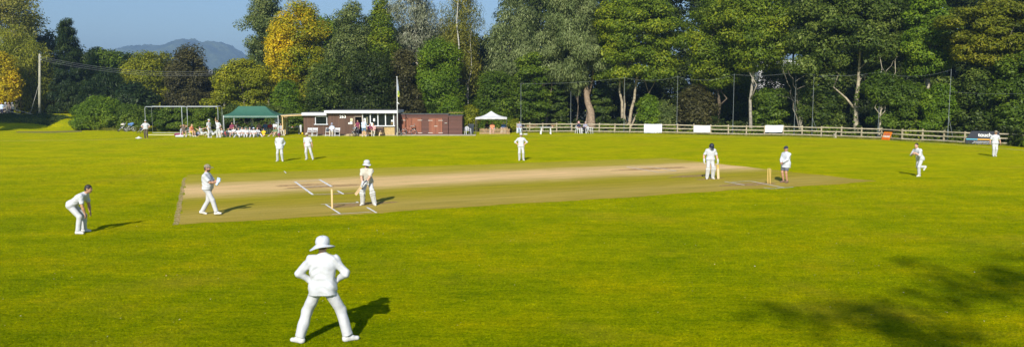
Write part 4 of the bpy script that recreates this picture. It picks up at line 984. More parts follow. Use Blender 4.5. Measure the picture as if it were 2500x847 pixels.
    if hair and hat != 'helmet':
        hp_ = [ell(H(0, -.014, .030), (.083, .102, .103), HM, .01), ell(H(0, -.050, -.025), (.074, .055, .070), HM, .03)]
        if long_hair: hp_.append(ell(H(0, -.075, -.12), (.085, .05, .13), HM, .03))
        hp_.append(ell(H(0, .098, -.030), (.090, .085, .100), HM, .010, True))
        V, Q = sdf_mesh(hp_, hv); np_mesh('hair', V, Q, HAIR[hair], root, True)
    HMat = Matrix([[hx[i], hy[i], hz[i]] for i in range(3)])
    if hat == 'cap':
        V, Q = sdf_mesh([ell(H(0, -.010, .050), (.096, .115, .095), HM, .01), ell(H(0, .135, .042), (.075, .080, .012), HM, .012)], hv * .8,
                        lambda v, X, Y, Z: np.maximum(v, (HC[0] - X) * hz[0] + (HC[1] - Y) * hz[1] + (HC[2] - Z) * hz[2] + .028).astype(np.float32)); np_mesh('cap', V, Q, COL[hatcol], root, True)
    elif hat in ('wide', 'bucket'):
        br = .195 if hat == 'wide' else .150; prof = []
        n = 40; VV = []; rings = [(.100, .03, 0), (.114, .042, 0), (.112, .085, 0), (.103, .122, 0), (.083, .148, 0), (.050, .163, 0), (.02, .168, 0)]
        lo1 = [(br, .0, 1), (br + .006, -.005, 1), (br, -.010, 1), (.10, .024, 0)] if hat == 'wide' else [(br, -.025, 1), (br + .006, -.03, 1), (br - .004, -.034, 1), (.10, .018, 0)]
        ord_ = [(.09, .016, 0)] + [(.10, .018, 0)] + [((br + .1) / 2, .0 if hat == 'wide' else -.01, .5)] + lo1[:3][::-1] + [((br + .1) / 2, .012 if hat == 'wide' else 0, .5)] + rings
        for (r, z, wv) in ord_:
            for k in range(n):
                a = 2 * math.pi * k / n; zz_ = z + wv * (.016 * math.cos(2 * a + 1.2) + .010 * math.sin(3 * a) + (.032 * math.cos(a + .3) - .026 if hat == 'wide' else 0)); q = H(math.cos(a) * r, -.008 + math.sin(a) * r * 1.08, zz_ + (.005 if r < .1 and z > .10 else 0) * math.cos(3 * a)); VV.append(q)
        VV = [v + hz * (-.028 if hat == 'wide' else 0) - hy * (.02 if hat == 'wide' else 0) for v in VV]
        QQ = [(i * n + k, i * n + (k + 1) % n, (i + 1) * n + (k + 1) % n, (i + 1) * n + k) for i in range(len(ord_) - 1) for k in range(n)]
        VV.append(H(0, -.008, .169) + hz * (-.028 if hat == 'wide' else 0) - hy * (.02 if hat == 'wide' else 0)); top = len(VV) - 1; o_ = np_mesh('hat', np.array(VV), np.array(QQ), COL[hatcol], root, True)
        me = MB(); 
        for k in range(n): pass
        bm_c = MB(); last = (len(ord_) - 1) * n
        import bmesh
        bm = bmesh.new(); bm.from_mesh(o_.data); bm.verts.ensure_lookup_table()
        for k in range(n): bm.faces.new((bm.verts[last + k], bm.verts[last + (k + 1) % n], bm.verts[top])).smooth = True
        bmesh.ops.recalc_face_normals(bm, faces=bm.faces); bm.to_mesh(o_.data); bm.free()
    elif hat == 'helmet':
        V, Q = sdf_mesh([ell(H(0, -.012, .035), (.112, .132, .122), HM, .01), ell(H(0, .13, .045), (.09, .075, .014), HM, .012), seg(H(-.10, -.01, 0), H(-.095, .0, -.05), .03, .02, .02), seg(H(.10, -.01, 0), H(.095, .0, -.05), .03, .02, .02)], hv * .8,
                        lambda v, X, Y, Z: np.maximum(v, (HC[0] - X) * hz[0] + (HC[1] - Y) * hz[1] + (HC[2] - Z) * hz[2] - .06).astype(np.float32)); np_mesh('helmet', V, Q, Mhelm, root, True)
        mb = MB()
        for z in (-.01, -.035, -.06, -.085):
            mb.tube([tuple(H(math.sin(a) * .115, math.cos(a) * .15 + .01, z)) for a in np.linspace(-1.5, 1.5, 12)], .004, 6)
        for a in (-.7, -.2, .2, .7): mb.tube([tuple(H(math.sin(a) * .115, math.cos(a) * .15 + .01, .02)), tuple(H(math.sin(a) * .115, math.cos(a) * .15 + .01, -.09))], .004, 6)
        mb.build('face_grille', mat('grille', (.55, .55, .56), .4, 0, 8, metal=.6), root, True)
    if pads:
        for sd, f_, k_ in ((0, fl, KL), (1, fr, KR)):
            ax = nrmz(k_ - f_); fwd = rotm((0, 0, 1), footyaw[sd]) @ A3([0, 1, 0]); fwd = nrmz(fwd - ax * (fwd @ ax)); lat = np.cross(ax, fwd); a0 = f_ - ax * .01; a1 = k_ + ax * .13; pp = []
            for o_ in (-.045, 0, .045): pp.append(seg(a0 + fwd * (.052 - abs(o_) * .3) + lat * o_, k_ + fwd * (.062 - abs(o_) * .3) + lat * o_ * 1.25, .030, .036, .008))
            for o_ in (-.055, 0, .055): pp.append(seg(k_ + ax * .03 + fwd * .060 + lat * o_, a1 + fwd * .075 + lat * o_ * .9, .036, .026, .01))
            pp.append(seg(k_ - lat * .075 + fwd * .075, k_ + lat * .075 + fwd * .075, .034, .034, .01)); pp.append(seg(k_ - ax * .07 - lat * .07 + fwd * .07, k_ - ax * .07 + lat * .07 + fwd * .07, .030, .030, .01))
            pp.append(seg(a0 + lat * .06 + fwd * .0, k_ + lat * .085 + fwd * .0, .022, .026, .02)); pp.append(seg(a0 - lat * .06, k_ - lat * .085, .022, .026, .02))
            V, Q = sdf_mesh(pp, .012); po = np_mesh('leg_pad', V, Q, CPad, root, True)
            mb = MB()
            for zz_ in (.14, .30):
                c = f_ + ax * zz_; mb.tube([tuple(c + fwd * math.cos(a) * .088 + lat * math.sin(a) * .098) for a in np.linspace(1.6, 4.7, 14)], .011, 6)
            mb.build('strap', COL['navy'], po, True)
    if gloves:
        for i, (e_, w_) in enumerate(((EL, hl), (ER, hr))):
            sd = -1 if i == 0 else 1
            hd = nrmz(handdir[i]) if handdir[i] is not None else nrmz(w_ - e_); pn = A3(palm[i]) if palm[i] is not None else A3([-sd, .25, 0]); pn = nrmz(pn - hd * (pn @ hd)); lat = np.cross(hd, pn)
            if lat @ A3([0, 1, 0]) < 0: lat = -lat
            gp = [seg(w_ - hd * .07, w_ + hd * .01, .048, .046, .02), ell(w_ + hd * .055, (.058, .036, .066), np.array([lat, pn, hd]), .01)]; cu = R(curl)
            for o_ in (-.036, -.012, .012, .036):
                b0 = w_ + hd * .095 + lat * o_ - pn * .006; a1 = hd * math.cos(cu * .5) + pn * math.sin(cu * .5); a2 = hd * math.cos(cu * 1.6) + pn * math.sin(cu * 1.6); gp.append(seg(b0, b0 + a1 * .045, .0175, .018, .004)); gp.append(seg(b0 + a1 * .05, b0 + a1 * .05 + a2 * .04, .0175, .016, .003))
            gp.append(seg(w_ + hd * .02 + lat * .04, w_ + hd * .075 + lat * .062 + pn * .02, .019, .016, .006))
            V, Q = sdf_mesh(gp, .009); np_mesh('glove', V, Q, CPad if gloves is True else COL[gloves], root, True)
    M = Matrix.Translation(Vector(loc)) @ Matrix.Rotation(R(face), 4, 'Z') @ Matrix.Scale(S, 4)
    W = lambda v: M @ Vector(v)
    return dict(root=root, hl=W(hl), hr=W(hr), el=W(EL), er=W(ER), head=W(HC), P=W(P), M=M)
HV = .011
# ---------------- players, umpires
P1 = person('dark-haired slip fielder at the far left bending forward with hands on knees', 197, 569, -84, 1.80, 'tan', vox=HV, pelvis=(0, -.22, .86), lean=(52, 0), head=(0, 12), hl=(-.16, .235, .62), hr=(.15, .22, .60),
            fl=(-.20, .02, .085), fr=(.16, .0, .085), el=(-1, -.3, .2), er=(1, -.4, .2), footyaw=(14, -14), hair='black', handdir=((.05, .25, -1), (-.05, .25, -1)), curl=55, hem=.02, palm=((.2, -1, 0), (-.2, -1, 0)))
P2 = person('stocky wicketkeeper walking right with gloves held at his chest and a camouflage cap', 511, 524, -90, 1.79, 'tan', vox=HV, pelvis=(0, -.02, .93), lean=(-2, 0), head=(0, 6), hl=(-.05, .34, 1.17), hr=(.06, .36, 1.14), el=(-.8, -.8, -.6), er=(.8, -.8, -.6),
            fl=(-.09, -.28, .11), fr=(.10, .30, .09), footyaw=(4, -8), hat='cap', hatcol='camo', hair='brown', beard=True, fat=.045, shoeup=(-14, 5), gloves='lblue', curl=50, hem=.03, handdir=((.3, .3, .9), (-.3, .3, .9)), pads=False, flare=.006)
P3 = person('batter in a white sunhat and pads crouched over the bat beside the nearer stumps', 898, 501, 182, 1.80, 'pale', vox=HV, pelvis=(0, -.07, .90), lean=(20, 0), head=(56, 2), twist=6, hl=(.02, .36, .86), hr=(.13, .34, .80), el=(-1, -.1, -.2), er=(1, -.4, -.2),
            fl=(-.26, .05, .085), fr=(.19, -.02, .085), footyaw=(24, -22), shirt='cream', hat='bucket', hatcol='white', hair='brown', beard=True, pads=True, gloves=True, curl=70, loose=.028, handdir=((.5, .2, -.8), (.3, .3, -.8)), flare=.004, hem=.0)
P4 = person('large fielder seen from behind in a wide white sunhat, legs apart', 791, 834, 3, 1.85, 'pale', vox=.010, pelvis=(0, 0, .90), lean=(6, 0), head=(-12, 6), hl=(-.20, .13, .975), hr=(.20, .13, .975), el=(-1, -.25, -.05), er=(1, -.35, -.05),
            fl=(-.385, -.02, .085), fr=(.385, .03, .085), kl=(-.5, 1, .1), kr=(.5, 1, .1), footyaw=(62, -66), sleeve='long', hem=.115, loose=.024, fold=1.4, hat='wide', hatcol='coat', hair='brown', flare=.018, curl=60, fat=.018, handdir=((.75, .75, -.25), (-.75, .75, -.25)))
P5 = person('square-leg umpire in a long loose white coat and dark reddish cap near the marquee', 684, 394, 184, 1.80, 'grey', vox=.014, head=(0, 10), hl=(-.22, -.05, .95), hr=(.22, -.05, .95), sleeve='long', shirt='coat', loose=.045, skirt=.16, hat='cap', hatcol='maroon', hair='brown',
            fl=(-.15, 0, .085), fr=(.15, 0, .085), footyaw=(20, -20), flare=.008)
P6 = person('fielder in a tan cap standing below the two left white folding chairs', 754, 390, 178, 1.78, 'tan', vox=.014, pelvis=(.04, 0, .935), lean=(0, 3), hl=(-.28, .06, .86), hr=(.25, .06, .86), fl=(-.27, .0, .085), fr=(.13, 0, .085), hat='cap', hatcol='stone', hair='brown', head=(-10, 8), hem=.08, footyaw=(15, -15), flare=.004)
P7 = person('fielder with hands on hips and a white cap near the white table', 1272, 392, 180, 1.78, 'pale', vox=.014, hl=(-.20, .07, 1.03), hr=(.20, .07, 1.03), el=(-1, -.2, 0), er=(1, -.2, 0), sleeve='rolled', hat='cap', hatcol='white', hair='brown', fl=(-.16, 0, .085), fr=(.10, 0, .085), flare=.006, head=(0, 6), footyaw=(18, -12))
P8 = person('far-end batter in a dark helmet looking down, holding a yellow-handled bat', 1733, 437, 182, 1.84, 'pale', vox=.013, lean=(6, 0), head=(0, 48), hl=(-.34, .12, .86), hr=(.32, .06, .90), el=(-.8, -.6, 0), er=(.8, -.6, 0), hat='helmet', hair=None, pads=True, gloves=True, fl=(-.13, 0, .085), fr=(.14, 0, .085), loose=.03, curl=60, hem=.0, footyaw=(14, -20), handdir=((0, .1, -1), (0, .1, -1)))
P9 = person('umpire in a white coat, grey shorts and navy cap standing behind the far stumps', 1917, 446, 120, 1.76, 'tan', vox=.013, hl=(-.05, .30, 1.0), hr=(.05, .29, .98), el=(-1, -.5, -.3), er=(1, -.5, -.3), sleeve='long', shirt='coat', loose=.045, skirt=.20, bottom='grey', legs='short', shoes='brown', hat='cap', hatcol='navy', hair='grey', head=(8, 4), footyaw=(18, -18), handdir=((.7, .3, -.6), (-.7, .3, -.6)))
P10 = person('bowler running in with his rear leg kicked up behind the far umpire', 2243, 431, 112, 1.82, 'pale', vox=.013, pelvis=(0, -.03, .93), lean=(25, 3), head=(14, 0), hl=(-.05, .40, 1.22), hr=(.08, .40, 1.16), el=(-.9, -.8, -.5), er=(1.1, -.8, -.3), fl=(-.04, .03, .085), fr=(.10, -.50, .46), kr=(.15, 1, -.2), kl=(-.1, 1, .1), shoeup=(0, -55), footyaw=(5, -5), sleeve='rolled', loose=.024, hem=.07, hair='black', curl=60, handdir=((.8, .3, .2), (-.8, .3, 0)))
P11 = person('fielder in a tan cap walking in front of the navy sign board', 2427, 382, 165, 1.78, 'tan', vox=.014, hl=(-.34, .0, .92), hr=(.34, .14, .92), fl=(-.08, -.05, .085), fr=(.08, .08, .085), hat='cap', hatcol='camo', hair='brown', head=(18, 4), hem=.06, flare=.012)
# ------------------------------------------------------------------ spectators
BV = .02
def stand(label, px, py, face, **k):
    k.setdefault('vox', BV); return person(label, px, py, face, **k)
def sit(label, px, py, face, seat=.50, **k):
    k.setdefault('vox', BV)
    d = dict(pelvis=(0, 0, seat), lean=(-6, 0), fl=(-.12, .46, .085), fr=(.12, .46, .085), hl=(-.12, .30, seat + .16), hr=(.12, .30, seat + .16), kl=(-.1, .3, 1), kr=(.1, .3, 1), hem=.04)
    d.update(k); return person(label, px, py, face, **d)
def floor_sit(label, px, py, face, **k):
    k.setdefault('vox', BV)
    d = dict(pelvis=(0, 0, .14), lean=(-4, 0), fl=(-.16, .62, .085), fr=(.18, .66, .085), hl=(-.16, .42, .40), hr=(.16, .42, .40), kl=(-.25, .2, 1), kr=(.25, .2, 1), hem=.04)
    d.update(k); return person(label, px, py, face, **d)
stand('man in brown trousers and white cap standing left of the net frame', 357, 337.3, 200, hgt=1.78, bottom='brown', shirt='white', shoes='brown', hat='cap', hatcol='white', hair='grey', hl=(-.20, .06, 1.02), hr=(.20, .06, 1.02), el=(-1, -.2, 0), er=(1, -.2, 0), fat=.03)
stand('player in whites and cap with hand on hip standing beside the recliner, facing right', 511, 336.5, -110, hgt=1.86, hat='cap', hatcol='white', hl=(-.19, .02, 1.03), el=(-1, -.6, 0), hr=(.17, .1, .9))
stand('player in whites and pads leaning one raised arm on the right-hand net post', 534, 336.3, 165, hgt=1.80, pads=True, hr=(.16, .14, 1.98), er=(1, .2, -.3), hl=(-.20, .1, 1.0), lean=(0, 4), fl=(-.22, 0, .085), fr=(.12, 0, .085))
stand('woman in a dark vest leaning by the pavilion door with arm out to the pushchair', 874, 331.5, 170, hgt=1.66, shirt='maroon', bottom='dark', hl=(-.20, .05, .8), hr=(.42, .15, .82), sleeve='none', hair='brown', long_hair=True, skin='pale')
stand('man in pale blue shirt and blue shorts standing at the pavilion door', 889, 334, 12, hgt=1.78, shirt='lblue', bottom='jeans', legs='short', hair='grey', fat=.04, hl=(-.1, .3, 1.0), hr=(.3, .05, .85), fl=(-.16, 0, .085), fr=(.2, .1, .085), shoes='white')
sit('elderly man in a bucket hat on a white folding chair against the pavilion', 811, 332.6, 180, seat=.52, shirt='lblue', bottom='stone', hat='bucket', hatcol='check', hair='grey')
sit('woman with crossed bare legs on the dark bench below the pavilion windows', 903, 332.5, 165, seat=.50, shirt='maroon', bottom='dark', legs='short', fl=(-.05, .50, .085), fr=(.05, .48, .18), hair='brown', long_hair=True)
sit('person in a pink top on the dark bench beside the bare-legged woman', 912, 332.2, 185, seat=.50, shirt='pink', bottom='stone', hair='blonde')
sit('dark-haired tanned person on a white chair shading the eyes with both hands', 449, 334, 210, seat=.50, shirt='tanbrown', sleeve='none', bottom='tanbrown', legs='short', skin='tan', hl=(-.10, .18, 1.16), hr=(.10, .18, 1.16), el=(-1, .4, -.3), er=(1, .4, -.3), lean=(12, 0), hair='black')
sit('blonde person in an ochre top on a white chair turning to the right', 467, 333.5, -120, seat=.48, shirt='orange', sleeve='none', bottom='yellow', legs='short', hair='blonde', long_hair=True, lean=(14, 0))
sit('player in whites reclining on a low deck chair with an arm stretched out', 494, 334.5, -70, seat=.34, lean=(-26, 0), fl=(-.14, .75, .085), fr=(.16, .62, .085), hr=(.35, .5, .95), hl=(-.15, .35, .5), hair='black')
floor_sit('player in whites lying back on the grass behind the standing player in a cap', 522, 331.5, -85, lean=(-38, 0), hl=(-.3, -.45, .12), hr=(.3, -.45, .12), fl=(-.15, .72, .085), fr=(.2, .5, .085))
# group under the green marquee
floor_sit('player in whites sitting on the grass at the left end of the marquee, head bowed', 559, 334, 195, lean=(18, 0), hair='black')
floor_sit('white-clad player on the grass leaning on the left-end player', 571, 332.5, 160, hair='brown', head=(30, 0))
floor_sit('third player in whites from the left on the grass, one leg stretched out', 583, 335, 185, fr=(.22, .80, .085), fl=(-.2, .5, .085), hair='brown')
floor_sit('player in whites on the grass in front of the empty arched chair', 601, 334.5, 190, hair='black', fr=(.05, .72, .085))
floor_sit('player in whites on the grass wearing a pale blue cap', 620, 335, 182, hat='cap', hatcol='lblue', hair='grey')
floor_sit('player in whites on the grass stretching a leg right, beside the pale blue cap', 629, 333.5, 215, hair='brown', fl=(-.2, .8, .085))
floor_sit('child in a bright yellow shirt sitting cross-legged on the grass', 644, 333, 180, hgt=1.45, shirt='yellow', bottom='yellow', legs='short', shoes=None, hair='brown', fl=(.15, .34, .06), fr=(-.15, .38, .06), kl=(-1, .3, .3), kr=(1, .3, .3))
floor_sit('person in an olive green shirt sitting on the grass by the right tent pole', 673, 332.5, 165, shirt='green', bottom='stone', legs='short', fr=(.3, .75, .085), hair='brown')
sit('person in a maroon shirt on a chair at the left under the marquee', 567, 328.5, 175, shirt='maroon', bottom='dark', hair='brown')
sit('person in a dull taupe top on a chair under the marquee, beside the maroon shirt', 580, 328, 185, shirt='tanbrown', bottom='dark', hair='grey')
sit('person in a pink top on a shaded chair under the middle of the marquee', 633, 328, 190, shirt='pink', bottom='dark', hair='grey')
sit('person in a blue shirt seated under the marquee left of the red shirt and sunhat', 648, 327.5, 170, shirt='blue', bottom='lblue', hair='brown')
sit('person in a red shirt and pale sunhat seated under the marquee', 660, 327.5, 175, shirt='red', bottom='trouser', hat='wide', hatcol='cream')
sit('dark-haired person in white twisting round on a chair outside the right tent pole', 686, 331, 220, shirt='white', bottom='stone', skin='tan', hair='black', long_hair=True)
floor_sit('player in whites on the grass squeezed beside the stretched-out third player', 592, 333, 176, hair='brown', head=(-20, 0))
floor_sit('player in whites on the grass just left of the pale blue cap', 610.5, 333, 200, hair='grey', lean=(14, 0))
floor_sit('player in whites crouched on the grass right of the standing player with pads', 546, 334.5, 150, hair='brown', lean=(16, 0))
# gazebo and right-hand side
sit('person in an orange-pink top seated under the white gazebo', 1202, 326.5, 180, shirt='orange', bottom='pink', hair='brown')
sit('person in dark clothes seated under the white gazebo', 1189, 325, 170, shirt='dark', bottom='dark', hair='black')
sit('person in a light blue shirt leaning forward under the right side of the gazebo', 1229, 326, 185, shirt='blue', bottom='stone', hair='grey', lean=(20, 0))
sit('person in pale check clothing seated beside the wheelchair at the left end of the fence', 1268, 325, 175, shirt='check', bottom='lblue', hair='brown')
sit('person in a navy top and pink hat seated by the leaning trunk', 1413, 326, 205, shirt='navy', bottom='trouser', hat='bucket', hatcol='pink')
sit('person in a checked shirt sitting back beside the navy-topped person', 1428, 325.5, 150, shirt='check', bottom='dark', hair='grey', lean=(-16, 0), fl=(-.1, .7, .35), fr=(.1, .7, .35))
for (px, lab, kw) in [(5, 'onlooker in a lilac shirt and fair hair at the far left behind the bank fence', dict(shirt='lblue', bottom='navy', hair='blonde')),
                      (15, 'onlooker with a white hat half hidden behind the lilac shirt', dict(shirt='grey', bottom='dark', hat='bucket', hatcol='white')),
                      (22, 'onlooker with white hair between two hatted people on the bank', dict(shirt='tanbrown', bottom='dark', hair='grey')),
                      (31, 'onlooker in a pale pink shirt and white hat leaning on the bank fence', dict(shirt='stone', bottom='dark', hat='bucket', hatcol='white', sleeve='long'))]:
    g = PD(px, 270, 101 + (1.6 if px in (15, 22) else 0)); g.z = gz(g.x, g.y)
    stand(lab, px, 285, 195 - px, hgt=1.72, base=tuple(g), **kw)

# ------------------------------------------------------------------ bats and wickets
Mwillow = mat('bat_willow', (.68, .50, .28), .5, .2, 8); Mgrip_y = mat('grip_yellow', (.85, .62, .01), .6); Mgrip_n = mat('grip_navy', (.02, .03, .08), .6)
def bat(name, label, top, tip, facev, grip, group=None):
    top = Vector(top); tip = Vector(tip); d = (tip - top).normalized(); x = d.cross(Vector(facev)).normalized(); y = x.cross(d); M = Matrix((x, y, -d)).transposed()
    r = thing(name, label, 'cricket bat', tip); mb = MB()
    ex = [(-.054, -.010), (-.02, -.028), (0, -.036), (.02, -.028), (.054, -.010), (.054, .008), (-.054, .008)]; L_ = .56
    rings = [(0.0, .8), (.03, 1), (.40, 1), (.50, .95), (.56, .3)]
    for z, s in rings: mb.v += [M @ Vector((a * s, b * s * (1.15 if z < .3 else .8), z)) for a, b in ex]
    n = len(ex)
    for i in range(len(rings) - 1):
        for k in range(n): mb.f.append([i * n + k, i * n + (k + 1) % n, (i + 1) * n + (k + 1) % n, (i + 1) * n + k])
    mb.f.append(list(range(n))[::-1]); mb.f.append([(len(rings) - 1) * n + k for k in range(n)]); mb.build('blade', Mwillow, r)
    mb = MB(); mb.tube([M @ Vector((0, 0, .52)), M @ Vector((0, 0, .86))], .0175, 10); mb.build('handle', grip, r); return r
h3 = (P3['hl'] + P3['hr']) / 2
tip3 = PD(866, 478, h3.y + .30)
d3 = (tip3 - h3).normalized(); bat('cricket_bat', 'bat with a dark grip angled low behind the crouched batter', h3 - d3 * .20 - Vector((0, .02, 0)), h3 - d3 * .20 + d3 * .86, (0, -1, .2), Mgrip_n)
h8 = P8['hl']; t8 = Vector((h8.x + .03, h8.y - .06, .02)); d8 = (t8 - h8).normalized(); bat('cricket_bat', 'upright bat with a yellow handle at the far-end batter\'s side', t8 - d8 * .86, t8, (0, -1, 0), Mgrip_y)
Mstump = mat('stump_wood', (.72, .52, .24), .5, .15, 10); Mstump_y = mat('stump_yellow', (.66, .44, .13), .5, .1, 10)
def wicket(label, px, py, m, m2):
    c = G(px, py); r = thing('wicket', label, 'wicket', c, math.degrees(math.atan2(SVv.y, SVv.x)))
    for o in (-.095, 0, .095):
        mb = MB(); mb.lathe((o, 0, -.02), [(.012, 0), (.0165, .05), (.0165, .725), (.012, .735)], 10); mb.build('stump', m, r, smooth=True)
    for o in (-.048, .048):
        mb = MB(); mb.tube([(o - .05, 0, .722), (o - .03, 0, .724), (o + .03, 0, .724), (o + .05, 0, .722)], [.006, .010, .010, .006], 8); mb.build('bail', m2, r)
wicket('pale stumps lined up end-on beside the crouched batter', 811, 509.5, Mstump, Mstump)
wicket('orange-yellow stumps at the far end next to the umpire in shorts', 1877, 449, Mstump_y, Mstump)

# ------------------------------------------------------------------ pavilion
Mclad = boards('pavilion_boards', (.078, .040, .024), (.125, .066, .042), .16, 'X'); Mwhite = mat('white_paint', (.66, .67, .70), .5, .06, 3); Mroof = mat('roof_felt', (.10, .10, .10), .9, .3, 3)
Mglass = bpy.data.materials.new('window_glass'); Mglass.use_nodes = True; _b = Mglass.node_tree.nodes['Principled BSDF']; _b.inputs['Base Color'].default_value = (.02, .03, .03, 1); _b.inputs['Roughness'].default_value = .06; _b.inputs['Alpha'].default_value = .28; _b.inputs['Specular IOR Level'].default_value = .6
Mblock = mat('block_wall', (.52, .37, .17), .9, .25, 5, .3, 25); Minner = mat('interior', (.34, .32, .25), .9, .2, 2); Mdark = mat('dark_interior', (.05, .04, .035), .9)
YF = 79.2
def bx(px, py, Y=YF): return PD(px, py, Y)
pav = thing('pavilion', 'long brown boarded cricket pavilion with white fascia and number 263', 'pavilion', (bx(855, 332).x, YF, 0)); ox = pav.location.x
def X(px, Y=YF): return PD(px, 300, Y).x - ox
def Z(py, Y=YF): return PD(1250, py, Y).z
xL, xM, xD0, xD1, xW, xR = X(741), X(797), X(864.5), X(884.5), X(963), X(970)
zT1, zT2 = Z(282), Z(276.5)
# hollow building: front wall pieces around openings, side and back walls
mb = MB()
def wallrect(mb, x0, x1, z0, z1, t=.12, y=0.0): mb.quadbox(((x0 + x1) / 2, y + t / 2, (z0 + z1) / 2), (x1 - x0, t, z1 - z0))
wx0, wx1, wz0, wz1 = X(771.5), X(797.5), Z(303), Z(286)
wallrect(mb, xL, wx0, 0, zT1); wallrect(mb, wx0, wx1, 0, wz0); wallrect(mb, wx0, wx1, wz1, zT1); wallrect(mb, wx1, xD0, 0, zT2)
wallrect(mb, xD0, xD1, Z(283.5), zT2)
mb.build('wall', Mclad, pav); MB().quadbox(((xW + xR) / 2, .06, zT2 / 2), (xR - xW, .12, zT2)).build('corner_panel', mat('corner_dark', (.05, .035, .03), .7), pav)
mb = MB(); mb.quadbox((xL + .06, 2.1, zT1 / 2), (.12, 3.9, zT1)); mb.quadbox((xR - .06, 2.1, zT2 / 2), (.12, 3.9, zT2)); mb.quadbox(((xL + xR) / 2, 4.1, zT1 / 2), (xR - xL, .12, zT1)); mb.build('side_wall', Mclad, pav)
mb = MB(); mb.quadbox(((xL + xR) / 2, 2.06, .12), (xR - xL - .3, 3.8, .08)); mb.quadbox(((xL + xR) / 2, 3.95, 1.3), (xR - xL - .3, .06, 2.2)); mb.build('interior_lining', Minner, pav)
mb = MB(); wallrect(mb, xD1 + .05, xW, 0, Z(308.5), .14); mb.build('block_wall', Mblock, pav)
# roofs
mb = MB(); mb.quadbox(((xL - .05 + X(799)) / 2, 1.95, Z(278.8)), (X(799) - xL + .1, 4.7, Z(275.5) - Z(282.2))); mb.build('fascia', Mwhite, pav, bevel=.01)
mb = MB(); mb.quadbox(((X(795) + xR) / 2 + .02, 1.95, Z(273.3)), (xR - X(795) + .1, 4.8, Z(270) - Z(276.7))); mb.build('fascia', Mwhite, pav, bevel=.01)
mb = MB(); mb.quadbox(((xL + xM) / 2 - .1, 1.95, Z(275.2) + .02), (xM - xL, 4.6, .03)); mb.build('roof', Mroof, pav)
mb = MB(); mb.quadbox(((xM + xR) / 2, 1.95, Z(269.8) + .02), (xR - xM, 4.7, .03)); mb.build('roof', Mroof, pav)
# left window
fr = thing('window', None, None); fr.parent = pav
mb = MB(); t = .07
for (a, b_, c, d) in ((wx0 - t, wx1 + t, wz1, wz1 + t), (wx0 - t, wx0, wz0, wz1), (wx1, wx1 + t, wz0, wz1)): mb.quadbox(((a + b_) / 2, -.02, (c + d) / 2), (b_ - a, .10, d - c))
mb.build('frame', Mwhite, fr); MB().quadbox(((wx0 + wx1) / 2, -.06, wz0 - .04), (wx1 - wx0 + .34, .2, .08)).build('sill', Mwhite, fr); MB().quadbox(((wx0 + wx1) / 2, .05, (wz0 + wz1) / 2), (wx1 - wx0, .012, wz1 - wz0)).build('pane', Mglass, fr)
# strip of tall windows
sz0, sz1 = Z(306.8), Z(277.3); ms = [X(p) for p in (885.5, 904.5, 923, 941.5, 961.5)]
for i in range(4):
    w = thing('window', None, None); w.parent = pav
    MB().quadbox(((ms[i] + ms[i + 1]) / 2, .06, (sz0 + sz1) / 2), (ms[i + 1] - ms[i] - .1, .012, sz1 - sz0)).build('pane', Mglass, w)
    MB().quadbox((ms[i], -.01, (sz0 + sz1) / 2), (.10, .12, sz1 - sz0 - .004)).build('mullion', Mwhite, w)
MB().quadbox((ms[4], -.01, (sz0 + sz1) / 2), (.10, .12, sz1 - sz0 - .004)).build('mullion', Mwhite, pav)
MB().quadbox(((ms[0] + ms[4]) / 2, -.06, Z(307.6)), (ms[4] - ms[0] + .25, .24, .10)).build('window_sill', Mwhite, pav)
Mnote_y = mat('notice_cream', (.72, .66, .40), .7, .3, 20); Mnote_w = mat('notice_white', (.78, .78, .76), .7, .15, 20)
for (a, b_, c, d, m, y) in [(888, 893, 289, 304, Mnote_w, .04), (894, 898, 286, 303, Mnote_y, .09), (911, 915.5, 289.5, 296.5, Mnote_w, .04), (904.5, 910, 299.5, 306, Mnote_w, -.02), (955, 960.5, 293, 297.5, Mnote_w, .04), (953.5, 960.5, 299, 305, mat('cardboard', (.55, .36, .12), .8), .14),
                            (855.5, 861.5, 289, 296, Mnote_y, -.03), (854.5, 860.5, 297, 303.5, Mnote_w, -.03), (850.2, 854, 299.5, 303.3, Mnote_w, -.03)]:
    x0, x1, z0, z1 = X(a), X(b_), Z(d), Z(c); MB().quadbox(((x0 + x1) / 2, y, (z0 + z1) / 2), (x1 - x0, .012, z1 - z0)).build('notice', m, pav)
# door standing open inward with pale frame
mb = MB(); zd = Z(283.5); mb.quadbox((xD0 + .04, -.01, zd / 2 + .1), (.07, .14, zd - .24)); mb.quadbox((xD1 + .0, -.01, zd / 2 + .1), (.07, .14, zd - .24)); mb.quadbox(((xD0 + xD1) / 2, -.01, zd - .05), (xD1 - xD0, .14, .07)); mb.build('door_frame', mat('frame_taupe', (.34, .27, .20), .7), pav)
dr = MB().quadbox((xD0 + .13, .45, zd / 2 + .08), (.05, .78, zd - .34)).build('door', mat('door_brown', (.09, .05, .035), .6), pav); MB().tube([(xD0 + .17, .74, 1.05), (xD0 + .23, .74, 1.05), (xD0 + .23, .64, 1.05)], .012, 6).build('handle', mat('chrome', (.6, .6, .6), .3, metal=1.0), dr)
MB().quadbox(((X(848) + X(899)) / 2, -.40, .095), (X(899) - X(848), .75, .17)).build('step', mat('step_stone', (.50, .40, .24), .9, .3, 5), pav)
Mnum = mat('number_white', (.85, .85, .85), .5)
for ch, px in (('2', 831.8), ('6', 837.2), ('3', 842.8)): text('numeral', ch, .44, (X(px), -.035, Z(285.4)), Mnum, pav, .012, .009)
